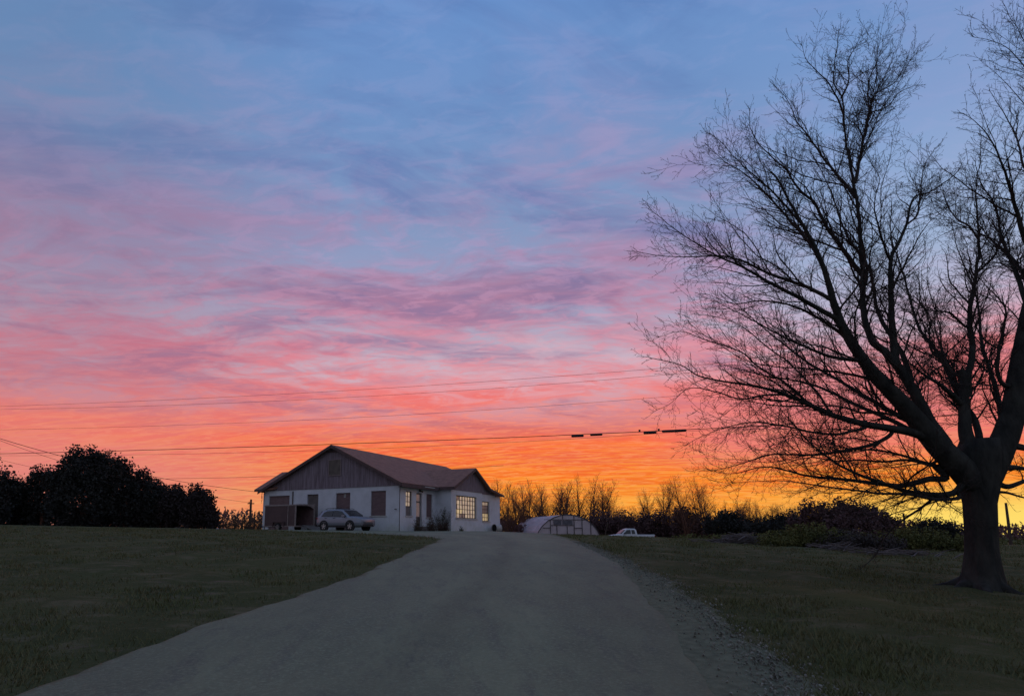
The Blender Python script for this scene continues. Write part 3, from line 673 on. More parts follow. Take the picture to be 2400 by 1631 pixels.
def make_suv():
    cx_, cy_ = hw(-3.15, -2.75)
    e = empty('suv', (cx_, cy_, tz(cx_, cy_)+.0), HA-R(5), 'silver compact SUV parked alongside the white wall', 'car')
    # x forward, length 4.6
    S = [(-2.3,.45,.95,1.0,.78,.78,.6),(-2.24,.36,1.06,1.18,.86,.84,.66),(-2.05,.32,1.08,1.42,.92,.88,.62),(-1.75,.30,1.08,1.58,.925,.90,.64),(-1.2,.28,1.06,1.65,.925,.905,.67),(-.3,.27,1.03,1.68,.92,.90,.68),(.35,.27,1.02,1.62,.92,.90,.66),(.75,.28,1.02,1.42,.92,.90,.66),(1.1,.28,1.03,1.16,.925,.90,.70),(1.35,.28,1.04,1.07,.925,.89,.72),(1.8,.30,1.03,1.06,.92,.87,.74),(2.1,.33,.98,1.01,.91,.84,.72),(2.25,.36,.92,.95,.86,.79,.68),(2.3,.40,.86,.89,.80,.74,.62)]
    body_loft(S, 'body', mpaint, e)
    for s in (-1, 1):
        w = MB()
        side_quad(w, [(-1.72,.875,1.10),(-.55,.885,1.09),(-.55,.735,1.54),(-1.2,.735,1.52),(-1.5,.76,1.42)], s); side_quad(w, [(-.48,.885,1.09),(.62,.885,1.07),(.9,.86,1.10),(.32,.735,1.47),(-.1,.725,1.54),(-.48,.735,1.55)], s)
        w.build('side_window', mglass, e)
        for xw, zc in ((-1.37,.35),(1.32,.35)):
            wheel(e, xw, s*.82, .35, .36, .22, s)
            a = MB(); P_ = [(xw+.47*math.cos(t), .35+.47*math.sin(t)) for t in [math.pi*k/12 for k in range(13)]]+[(xw+.36*math.cos(t), .35+.36*math.sin(t)) for t in [math.pi*k/12 for k in range(12,-1,-1)]]
            for k in range(12):
                q = [P_[k], P_[k+1], P_[24-k], P_[25-k]]; side_quad(a, [(x,.928,z) for x,z in q], s, .02)
            side_quad(a, [(xw+.44*math.cos(math.pi*2*k/20), .92, .35+.44*math.sin(math.pi*2*k/20)) for k in range(20)], s, .008)
            a.build('wheel_arch', mclad, e)
        a = MB(); side_quad(a, [(-.95,.925,.28),(.88,.925,.28),(.88,.925,.42),(-.95,.925,.42)], s, .02); a.build('sill', mclad, e); a = MB(); side_quad(a, [(-2.2,.86,.38),(-1.8,.91,.30),(-1.8,.93,.46),(-2.2,.88,.5)], s, .02); a.build('bumper_trim', mclad, e)
        m_ = MB(); m_.box(.62,.8,s*.9-.0 if s>0 else -1.12,1.12 if s>0 else -.9,1.06,1.2); m_.build('mirror', mpaint, e)
        m_ = MB(); m_.tube([(-1.5,s*.6,1.66),(-1.3,s*.6,1.72),(.1,s*.6,1.72),(.35,s*.6,1.66)], .02, 6); m_.build('roof_rail', mclad, e)
        m_ = MB(); m_.add([(1.95,s*.88,.80),(2.27,s*.62,.76),(2.28,s*.60,.86),(2.0,s*.86,.92),(1.9,s*.86,.80),(2.2,s*.6,.76),(2.2,s*.58,.86),(1.9,s*.84,.92)], [(0,1,2,3),(4,7,6,5),(0,4,5,1),(1,5,6,2),(2,6,7,3),(3,7,4,0)]); m_.build('headlight', mlamp, e)
        m_ = MB(); m_.box(-2.29,-2.1,min(s*.62,s*.88),max(s*.62,s*.88),.9,1.02); m_.build('tail_light', mred, e)
        m_ = MB(); side_quad(m_, [(-.42,.905,.96),(-.22,.905,.96),(-.22,.905,.99),(-.42,.905,.99)], s, .03); m_.build('door_handle', mclad, e); m_ = MB(); side_quad(m_, [(-1.3,.905,.97),(-1.1,.905,.97),(-1.1,.905,1.0),(-1.3,.905,1.0)], s, .03); m_.build('door_handle', mclad, e)
    g_ = MB(); g_.add([(2.31,-.55,.58),(2.31,.55,.58),(2.28,.42,.76),(2.28,-.42,.76),(2.2,-.55,.58),(2.2,.55,.58),(2.2,.42,.76),(2.2,-.42,.76)], [(0,1,2,3),(4,7,6,5),(0,4,5,1),(1,5,6,2),(2,6,7,3),(3,7,4,0)]); g_.add([(2.325,-.66,.34),(2.325,.66,.34),(2.325,.48,.52),(2.325,-.48,.52),(2.2,-.66,.34),(2.2,.66,.34),(2.2,.48,.52),(2.2,-.48,.52)], [(0,1,2,3),(4,7,6,5),(0,4,5,1),(1,5,6,2),(2,6,7,3),(3,7,4,0)]); g_.build('grille', mclad, e)
    g_ = MB(); g_.add([(.50,-.64,1.57),(.50,.64,1.57),(1.18,.72,1.17),(1.18,-.72,1.17),(.4,-.64,1.55),(.4,.64,1.55),(1.1,.72,1.14),(1.1,-.72,1.14)], [(0,3,2,1),(4,5,6,7),(0,1,5,4),(1,2,6,5),(2,3,7,6),(3,0,4,7)]); g_.build('windscreen', mglass, e)
    g_ = MB(); g_.add([(-2.27,-.62,1.14),(-2.27,.62,1.14),(-1.95,.58,1.52),(-1.95,-.58,1.52),(-2.15,-.62,1.14),(-2.15,.62,1.14),(-1.85,.58,1.5),(-1.85,-.58,1.5)], [(0,3,2,1),(4,5,6,7),(0,1,5,4),(1,2,6,5),(2,3,7,6),(3,0,4,7)]); g_.build('rear_window', mglass, e)
    return e
make_suv()
mwhite = mat('white_car_paint', (.62,.62,.64), rough=.35, spec=.5)
def make_pickup():
    X0 = gx(1476, 74.5); e = empty('pickup_truck', (X0, 74.5, tz(X0, 74.5)), R(180+3), 'white extended-cab pickup truck half sunk behind the crest of the field', 'truck')
    # x forward = pointing left in the picture
    S = [(-2.8,.55,1.02,1.03,.85,.85,.8),(-2.7,.5,1.06,1.08,.9,.9,.85),(-1.0,.5,1.06,1.08,.92,.9,.85),(-.62,.45,1.06,1.09,.92,.9,.8),(-.55,.45,1.06,1.66,.92,.9,.66),(-.4,.45,1.06,1.78,.92,.9,.68),(.45,.45,1.06,1.8,.92,.9,.68),(.75,.45,1.06,1.7,.92,.9,.66),(1.35,.45,1.06,1.2,.92,.9,.72),(1.5,.45,1.06,1.12,.92,.9,.75),(2.3,.48,1.0,1.04,.92,.88,.75),(2.7,.5,.9,.94,.88,.84,.7),(2.8,.55,.8,.84,.8,.78,.6)]
    body_loft(S, 'body', mwhite, e)
    b = MB(); b.box(-2.55,-.75,-.74,.74,1.075,1.1); b.build('bed', mclad, e)
    for s in (-1, 1):
        w = MB(); side_quad(w, [(-.38,.86,1.14),(.05,.86,1.14),(.05,.74,1.64),(-.3,.74,1.62)], s); w.build('side_window', mglass, e)
        w = MB(); side_quad(w, [(.17,.86,1.14),(1.0,.86,1.14),(.98,.84,1.22),(.62,.745,1.6),(.17,.74,1.65)], s); w.build('side_window', mglass, e)
        for xw in (-1.75, 1.75): wheel(e, xw, s*.82, .37, .38, .24, s)
        m_ = MB(); m_.box(.95,1.05,min(s*.92,s*1.1),max(s*.92,s*1.1),1.12,1.3); m_.build('mirror', mclad, e)
        m_ = MB(); m_.box(2.6,2.82,min(s*.55,s*.84),max(s*.55,s*.84),.68,.84); m_.build('headlight', mlamp, e)
        m_ = MB(); m_.box(-2.82,-2.7,min(s*.7,s*.9),max(s*.7,s*.9),.75,1.0); m_.build('tail_light', mred, e)
    g_ = MB(); g_.add([(.86,-.64,1.65),(.86,.64,1.65),(1.42,.74,1.2),(1.42,-.74,1.2),(.76,-.64,1.63),(.76,.64,1.63),(1.3,.74,1.18),(1.3,-.74,1.18)], [(0,3,2,1),(4,5,6,7),(0,1,5,4),(1,2,6,5),(2,3,7,6),(3,0,4,7)]); g_.build('windscreen', mglass, e)
make_pickup()
def make_sedan(px, Yd, zroof_above, rz, label, m):
    X0 = gx(px, Yd); e = empty('parked_car', (X0, Yd, EZ+zroof_above-1.45), rz, label, 'car', 'cars sunk behind the field on the left')
    S = [(-2.2,.5,.8,.85,.8,.8,.65),(-2.0,.35,.92,.98,.88,.85,.7),(-1.5,.3,.93,1.08,.9,.88,.66),(-1.0,.28,.93,1.34,.9,.88,.6),(-.5,.28,.93,1.44,.9,.88,.6),(.2,.28,.92,1.44,.9,.88,.6),(.7,.28,.92,1.25,.9,.88,.62),(1.15,.28,.9,.98,.9,.87,.7),(1.7,.3,.84,.88,.9,.84,.7),(2.15,.38,.7,.74,.82,.76,.6)]
    body_loft(S, 'body', m, e)
    for s in (-1, 1):
        w = MB(); side_quad(w, [(-1.2,.86,.97),(.85,.86,.96),(.3,.68,1.34),(-.6,.68,1.35)], s); w.build('side_window', mglass, e)
        for xw in (-1.3, 1.35): wheel(e, xw, s*.8, .32, .32, .2, s)
    return e
make_sedan(428, 66, .52, R(12), 'white car with only its rounded roof showing over the grass crest', mwhite)
make_sedan(518, 68, .40, R(-20), 'pale car with just a flat sliver of roof showing near the pole', mwhite)

# ------------------------------------------------------------------ hoop house
def hoophouse():
    X0, Yd = gx(1332, 85), 85.; zg = tz(X0, Yd)
    e = empty('hoop_greenhouse', (X0, Yd, EZ+2.42-3.9), R(8.5), 'arched plastic greenhouse with a framed end wall, beyond the crest of the field', 'greenhouse')
    m = bpy.data.materials.new('greenhouse_film'); m.use_nodes = True; t = m.node_tree; t.nodes.clear()
    o = t.nodes.new('ShaderNodeOutputMaterial'); d = t.nodes.new('ShaderNodeBsdfDiffuse'); tr_ = t.nodes.new('ShaderNodeBsdfTranslucent'); gl = t.nodes.new('ShaderNodeBsdfGlossy')
    d.inputs[0].default_value = (.80,.68,.72,1); tr_.inputs[0].default_value = (.70,.6,.62,1); gl.inputs[0].default_value = (.6,.6,.6,1); gl.inputs['Roughness'].default_value = .35
    co = t.nodes.new('ShaderNodeTexCoord'); n = t.nodes.new('ShaderNodeTexNoise'); n.inputs['Scale'].default_value = 1.4; n.inputs['Detail'].default_value = 7; t.links.new(co.outputs['Object'], n.inputs['Vector'])
    rr = t.nodes.new('ShaderNodeMapRange'); rr.inputs[1].default_value = .3; rr.inputs[2].default_value = .7; rr.inputs[3].default_value = .2; rr.inputs[4].default_value = .5; t.links.new(n.outputs[0], rr.inputs[0])
    a = t.nodes.new('ShaderNodeMixShader'); t.links.new(rr.outputs[0], a.inputs[0]); t.links.new(d.outputs[0], a.inputs[1]); t.links.new(tr_.outputs[0], a.inputs[2])
    b = t.nodes.new('ShaderNodeMixShader'); b.inputs[0].default_value = .12; t.links.new(a.outputs[0], b.inputs[1]); t.links.new(gl.outputs[0], b.inputs[2]); t.links.new(b.outputs[0], o.inputs[0])
    mf = mat('greenhouse_frame', (.10,.085,.09), (.07,.06,.06), scale=6, rough=.7)
    H = 3.9; W_ = 4.75
    def arc(k, w=W_, h=H):   # rather flat-topped polygonal arch
        a_ = math.pi*k/14; c = math.cos(a_); s_ = math.sin(a_)
        return (-w*(abs(c)**1.02)*(1 if c > 0 else -1), h*(s_**1.05))
    A_ = [arc(k) for k in range(15)]
    mb = MB()
    for j in range(8):
        y = j*2.0
        for (x, z) in A_: mb.v.append((x*(1-.004*math.sin(j*2)), y, z-.05*(j % 2)*.4))
    for j in range(7):
        for i in range(14): k = j*15+i; mb.f.append((k, k+1, k+16, k+15))
    mb.build('cover', m, e, smooth=False)
    mb = MB(); mb.add([(x*.995, .03, z*.995) for x, z in A_], [tuple(range(15))[::-1]]); mb.build('end_panel', m, e)
    mb = MB(); mb.add([(x*.995, 13.97, z*.995) for x, z in A_], [tuple(range(15))]); mb.build('end_panel', m, e)
    for j in range(8): mb = MB(); mb.tube([(x*.99, j*2.0-(.05 if j == 0 else 0), z*.99) for x, z in A_], .06 if j == 0 else .03, 5); mb.build('hoop', mf, e)
    cx0 = 850; sx = .0096; zz = lambda y: 1.35+(570-y)*.0093
    mb = MB()
    def bar(x0, y0_, x1, y1_, w=.055): mb.tube([((x0-cx0)*sx, -.03, zz(y0_)), ((x1-cx0)*sx, -.03, zz(y1_))], w, 4)
    for x, yt in ((585,375),(680,460),(835,460),(940,300),(1060,350),(1190,430),(770,300)): bar(x, yt, x, 715 if x != 770 else 375)
    for x0, x1, y in ((490,1130,376),(590,940,460),(470,585,497),(940,1055,500),(380,1320,640)): bar(x0, y, x1, y)
    mb.build('end_frame', mf, e)
    mw = mat('greenhouse_vent_panel', (.16,.15,.18), (.10,.095,.11), scale=3, rough=.5)
    for x0, x1 in ((630,750),(765,915)):
        mb = MB(); mb.box((x0-cx0)*sx, (x1-cx0)*sx, -.05, -.01, zz(450), zz(388)); mb.build('vent_panel', mw, e)
    return e
hoophouse()
sx_ = gx(1412, 80)
mb = MB(); mb.tube([(sx_,80,-.3),(sx_+.75,80,2.6)], .05, 6); tag(mb.build('wooden_prop', mat('old_pole_wood', (.12,.09,.07), (.08,.06,.05), scale=4, stretch=(6,6,.6), rough=.9)), 'thin wooden prop leaning right of the plastic greenhouse', 'post')

# drum by the far corner of the house
dx, dy = hw(2.05, 14.0)
dr = empty('open_drum', (dx, dy, tz(dx, dy)), R(38), 'small black and white open drum tipped on its side at the house corner', 'drum')
vs, fs_ = lathe_x([(-.38,.34),(-.36,.38),(.3,.38),(.38,.30)], 20)
mb = MB()
ring = [(-.38,.40),(.34,.40),(.40,.34)]
vs = []; k = 20
prof = [(-.38,.37),(-.38,.40),(.32,.40),(.40,.30),(.40,.0),(.37,.0),(.37,.28),(.30,.37)]
for x, r_ in prof:
    for j in range(k): vs.append((x, r_*math.cos(2*math.pi*j/k), .40+r_*math.sin(2*math.pi*j/k)))
n_ = len(prof); mb.add(vs, [(i%n_*k+j, (i+1)%n_*k+j, (i+1)%n_*k+(j+1)%k, i%n_*k+(j+1)%k) for i in range(n_) for j in range(k)])
mb.build('shell', mat('drum_white', (.5,.48,.47), (.35,.33,.32), scale=5, rough=.5), dr)
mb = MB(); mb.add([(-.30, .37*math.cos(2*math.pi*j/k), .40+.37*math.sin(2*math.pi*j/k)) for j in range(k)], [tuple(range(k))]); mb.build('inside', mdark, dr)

# ------------------------------------------------------------------ bare trees: fast branch builder
class TB:
    """collects tapered tubes with few sides"""
    def __init__(s): s.v = []; s.f = []
    def tube(s, pts, rad, k):
        n = len(pts); o = len(s.v)
        t = (pts[1]-pts[0]).normalized(); u = t.orthogonal().normalized()
        for i in range(n):
            t = (pts[min(i+1,n-1)]-pts[max(i-1,0)]).normalized()
            u = u-t*u.dot(t)
            u = u.normalized() if u.length > 1e-6 else t.orthogonal().normalized()
            w = t.cross(u); r = rad[i]
            for j in range(k):
                a = 6.28318*j/k; q = pts[i]+(u*math.cos(a)+w*math.sin(a))*r; s.v.append((q.x,q.y,q.z))
        for i in range(n-1):
            for j in range(k): s.f.append((o+i*k+j, o+i*k+(j+1)%k, o+(i+1)*k+(j+1)%k, o+(i+1)*k+j))
        s.f.append(tuple(o+(n-1)*k+j for j in range(k)))
    def mesh(s, name, m, smooth=True):
        me = bpy.data.meshes.new(name); me.from_pydata(s.v, [], s.f); me.update(); me.materials.append(m)
        if smooth: me.polygons.foreach_set('use_smooth', [True]*len(me.polygons))
        return me
def rndperp(t):
    a = random.random()*6.283; u = t.orthogonal().normalized(); return (u*math.cos(a)+t.cross(u)*math.sin(a))
def twig(tb, p, d, L, r, lvl, spec):
    """spec[lvl] = (segments, child spacing, child length factor, sides, wobble, lift)"""
    ns_, gapd, lf, k, wb, lift = spec[lvl]
    pts = [p.copy()]; rad = [r]; q = p.copy(); dd = d.copy(); seg = L/ns_
    dirs = [dd.copy()]
    for i in range(ns_):
        dd = (dd+rndperp(dd)*wb*random.random()+Vector((0,0,lift))).normalized()
        q = q+dd*seg; pts.append(q.copy()); rad.append(max(spec['rmin'], r*(1-.85*(i+1)/ns_))); dirs.append(dd.copy())
    tb.tube(pts, rad, k)
    if lvl+1 >= spec['n']: return
    s_ = gapd*(.5+random.random()); side = rndperp(dd)
    while s_ < L:
        f = s_/L; i = min(ns_-1, int(f*ns_)); u = f*ns_-i
        pp = pts[i].lerp(pts[i+1], u); t = dirs[min(i+1, ns_)]
        side = (-side+rndperp(t)*.7); side = (side-t*side.dot(t)).normalized()
        a = R(random.uniform(26, 52)); nd_ = (t*math.cos(a)+side*math.sin(a)).normalized()
        cl = L*lf*(1.05-.62*f)*random.uniform(.6, 1.25)
        twig(tb, pp, nd_, cl, max(spec['rmin'], r*(1-.8*f)*.55), lvl+1, spec)
        s_ += gapd*random.uniform(.6, 1.4)
mbark = mat('dark_bark', (.058,.058,.052), (.026,.027,.026), scale=5, rough=.95, bump=1.0, bscale=11, stretch=(1,1,.35), detail=9, spec=.1)
mtwig = mat('twig_bark', (.06,.05,.046), (.042,.036,.034), scale=5, rough=.9, spec=.1)

# ---- the big maple on the right
YT = 12.0; KP = 1/F
TRK = [(2306,1420,92),(2306,1385,70),(2305,1340,55),(2304,1290,46),(2302,1230,44.5),(2300,1180,45),(2300,1140,54),(2298,1100,62),(2298,1062,66),(2300,1030,54)]
LIMBS = [  # (points, start radius px, end radius px, depth change m, taper power)
 ([(2285,1130),(2240,1085),(2185,1030),(2130,962),(2090,920),(2060,890),(2026,847),(1997,806),(1973,760),(1952,703),(1935,641),(1915,590),(1884,532),(1849,470),(1822,420),(1805,403)], 46, 4.5, -.6),     # 0 A
 ([(2215,1040),(2180,990),(2158,948),(2120,880),(2100,850),(2094,800),(2090,745),(2088,700),(2088,612),(2105,570),(2124,527),(2141,465),(2175,452),(2225,420),(2248,399)], 25, 2.5, .8),  # 1 B
 ([(2101,855),(2075,825),(2043,798),(2027,745),(2022,690),(2022,641),(2016,554),(2008,465),(2000,425),(1986,355),(1977,266),(1973,230),(1955,195),(1958,133),(1966,75)], 15, 2, 1.6), # 2 B2
 ([(2295,1110),(2270,1040),(2262,1000),(2259,940),(2258,890),(2250,868)], 36, 18, .3),  # 3 C
 ([(2266,925),(2268,895),(2270,878),(2279,828),(2273,765),(2276,714),(2282,676),(2289,625),(2296,590),(2292,540),(2288,443),(2296,380),(2300,320)], 14, 1.2, 1.2),
 ([(2310,1120),(2345,1050),(2372,980),(2380,930),(2390,860),(2410,740),(2432,640),(2455,500),(2475,380),(2490,250),(2500,120),(2510,30)], 46, 6, -.4), # 4 D
 ([(2175,1025),(2130,1012),(2082,1003),(2026,994),(1985,983),(1944,970),(1882,942),(1820,917),(1759,903),(1697,894),(1635,880),(1594,855),(1532,840)], 18, 2, -1.4), # 5 E1
 ([(1944,970),(1923,929),(1886,888),(1845,847),(1800,814),(1738,765),(1690,745),(1640,738)], 6, 1.5, .5),
 ([(1900,950),(1850,905),(1779,860),(1738,826),(1656,797),(1594,777),(1545,790)], 6, 1.3, -.8),
 ([(1840,925),(1790,926),(1738,935),(1676,918),(1615,910),(1573,945),(1540,960)], 5, 1.2, -1.2),
 ([(2110,975),(2060,966),(2014,966),(1960,952),(1900,955),(1850,975),(1800,990)], 7, 1.5, 1.4),
 ([(2088,1018),(2060,1036),(2028,1046),(1957,1060),(1903,1066),(1850,1065),(1800,1066),(1738,1086),(1676,1102),(1640,1100)], 9, 1.4, .8),  #10 E3
 ([(2034,1000),(1990,1012),(1957,1018),(1900,1012),(1861,1003),(1779,990),(1717,997),(1656,1018),(1612,1040)], 7, 1.3, -2.2), # E4
 ([(2185,1086),(2122,1069),(2057,1055),(1990,1052),(1930,1035),(1870,1020),(1800,1030)], 8, 1.4, 2.2),
 ([(2190,1092),(2128,1078),(2070,1082),(2014,1078),(1957,1080),(1900,1072),(1840,1085),(1780,1098)], 7, 1.4, 1.0),
 ([(2242,1150),(2210,1160),(2171,1158),(2128,1152),(2085,1138),(2014,1112),(1957,1084),(1900,1038),(1861,995),(1830,960),(1810,920)], 14, 1.5, -1.0), #14 E6
 ([(2215,1120),(2180,1122),(2151,1130),(2110,1138),(2071,1135),(1985,1124),(1900,1116),(1850,1104),(1790,1094),(1717,1110),(1660,1100)], 14, 1.3, .4), # E7
 ([(2248,1166),(2215,1170),(2185,1169),(2128,1158),(2060,1156),(2014,1150),(1943,1141),(1880,1132),(1820,1126),(1717,1131)], 9, 1.2, -2.0), # E8
 ([(1943,1141),(1945,1158),(1942,1182)], 1.6, .8, 0),
 ([(2100,1155),(2080,1170),(2088,1182),(2105,1186)], 2, .8, -.2),
 ([(2020,846),(1944,835),(1882,810),(1820,781),(1759,748),(1705,720),(1660,700)], 9, 1.4, -1.6),   # 19
 ([(2064,894),(1995,878),(1923,867),(1870,862),(1820,860),(1750,845),(1690,812)], 7, 1.4, 1.6),
 ([(1997,806),(1956,771),(1900,735),(1840,712),(1780,705),(1720,712),(1660,690)], 9, 1.4, 1.0),
 ([(1968,765),(1956,745),(1903,715),(1861,692),(1800,660),(1738,625),(1676,597),(1605,554),(1545,508),(1528,494)], 12, 1.4, -1.0),  #22
 ([(1950,703),(1903,678),(1861,662),(1800,640),(1740,612),(1690,600),(1620,602),(1550,600),(1494,590)], 9, 1.3, .8),
 ([(1935,641),(1915,600),(1890,560),(1849,515),(1805,465),(1751,412),(1700,380),(1660,342)], 9, 1.4, 1.8),
 ([(1884,532),(1840,480),(1800,440),(1760,405),(1716,363),(1685,330),(1665,315)], 6, 1.2, -1.2),
 ([(2022,645),(2000,618),(1982,594),(1938,532),(1911,479),(1871,443),(1845,400),(1810,370),(1778,337),(1760,300),(1756,262)], 11, 1.4, -.4),  #26
 ([(2008,465),(1985,438),(1960,408),(1929,368),(1893,319),(1867,284),(1849,239),(1818,205)], 8, 1.3, .6),
 ([(1977,270),(1960,225),(1938,190),(1893,146),(1880,108)], 5, 1.2, -.8),
 ([(1973,230),(1991,186),(1986,146),(2008,105),(2022,78)], 4.5, 1.2, .8),
 ([(2003,430),(2010,400),(2013,377),(2026,319),(2035,266),(2035,199),(2061,133),(2075,112)], 8, 1.3, 1.0), #30
 ([(2026,319),(2040,260),(2053,221),(2095,195),(2125,150),(2150,125)], 5, 1.2, 1.4),
 ([(2035,266),(2080,250),(2110,215),(2150,200)], 3.5, 1.2, -1.4),
 ([(2088,612),(2066,560),(2050,480),(2060,420),(2040,380)], 6, 1.2, -1.6),
 ([(2124,527),(2150,500),(2160,430),(2165,390),(2190,350)], 5, 1.2, 1.2),
 ([(2086,690),(2110,640),(2140,580),(2175,525),(2215,490)], 6, 1.2, -1.0), #35
 ([(2262,765),(2240,745),(2222,732),(2178,727),(2148,709),(2125,689),(2105,668)], 6, 1.6, -1.0),
 ([(2256,882),(2232,874),(2217,853),(2184,820),(2178,777),(2178,742),(2150,700),(2130,690)], 8, 1.5, .8),
 ([(2250,945),(2237,929),(2219,914),(2201,899),(2173,884),(2133,853),(2110,840)], 13, 2, -.8),
 ([(2350,900),(2337,870),(2340,828),(2350,777),(2356,732),(2348,709),(2315,673),(2298,655),(2270,640)], 10, 1.5, -.8), #39
 ([(2333,813),(2310,800),(2295,777),(2280,747),(2268,700)], 4, 1.2, -.6),
 ([(2412,740),(2400,690),(2381,640),(2350,560),(2330,480),(2300,430),(2285,380)], 12, 1.5, 1.2),
 ([(2430,600),(2400,560),(2385,500),(2360,420),(2330,340),(2290,290),(2262,270)], 12, 1.5, -1.0),
 ([(2462,450),(2405,400),(2385,330),(2350,260),(2320,215)], 8, 1.4, .6),
 ([(2490,320),(2425,195),(2392,145),(2355,110),(2320,95),(2285,88)], 6, 1.2, -.4),
 ([(2470,220),(2412,115),(2386,70),(2366,40),(2355,15)], 5, 1.2, .8), #45
 ([(2415,700),(2400,650),(2370,600),(2320,560),(2290,520),(2262,480)], 8, 1.4, 2.4),
 ([(2292,560),(2270,530),(2240,510),(2215,470),(2205,420)], 5, 1.2, 2.0),
 ([(2288,640),(2330,600),(2350,540),(2372,470)], 6, 1.4, 1.4),
 ([(2270,1000),(2250,920),(2225,860),(2200,800),(2190,740),(2200,680)], 9, 1.3, 3.2),
 ([(2340,1060),(2370,1045),(2420,1050),(2480,1030),(2560,1010)], 20, 4, -.6),  #50
 ([(2335,1130),(2365,1140),(2420,1120),(2480,1115),(2560,1130)], 14, 3, .8),
 ([(2330,1150),(2362,1155),(2410,1168),(2470,1172)], 8, 1.5, -.8),
 ([(2335,1105),(2370,1095),(2430,1100),(2500,1085)], 16, 3, 1.4),
 ([(2240,1085),(2200,1020),(2150,940),(2115,830),(2060,740),(2040,640),(1980,540),(1940,430),(1900,360)], 16, 1.8, 3.6),   # limbs growing away
 ([(2220,1070),(2150,1000),(2080,960),(1980,900),(1880,840),(1780,760),(1700,690)], 14, 1.6, 4.0),
 ([(2200,1050),(2120,1000),(2010,950),(1900,900),(1790,880),(1680,850)], 12, 1.6, 3.2),
 ([(2300,1080),(2290,1000),(2250,930),(2200,830),(2150,760),(2120,650),(2090,560),(2090,470)], 14, 1.6, 4.0),
 ([(2330,1100),(2350,1000),(2330,900),(2300,800),(2290,700),(2250,600),(2230,520)], 14, 1.6, 4.4),
]
def catmull(P4, n):
    out = []
    pts = [P4[0]]+list(P4)+[P4[-1]]
    for i in range(1, len(pts)-2):
        a, b, c, d = pts[i-1:i+3]
        for j in range(n):
            t = j/n; out.append(tuple(.5*((2*b[m])+(-a[m]+c[m])*t+(2*a[m]-5*b[m]+4*c[m]-d[m])*t*t+(-a[m]+3*b[m]-3*c[m]+d[m])*t**3) for m in range(2)))
    out.append(P4[-1]); return out
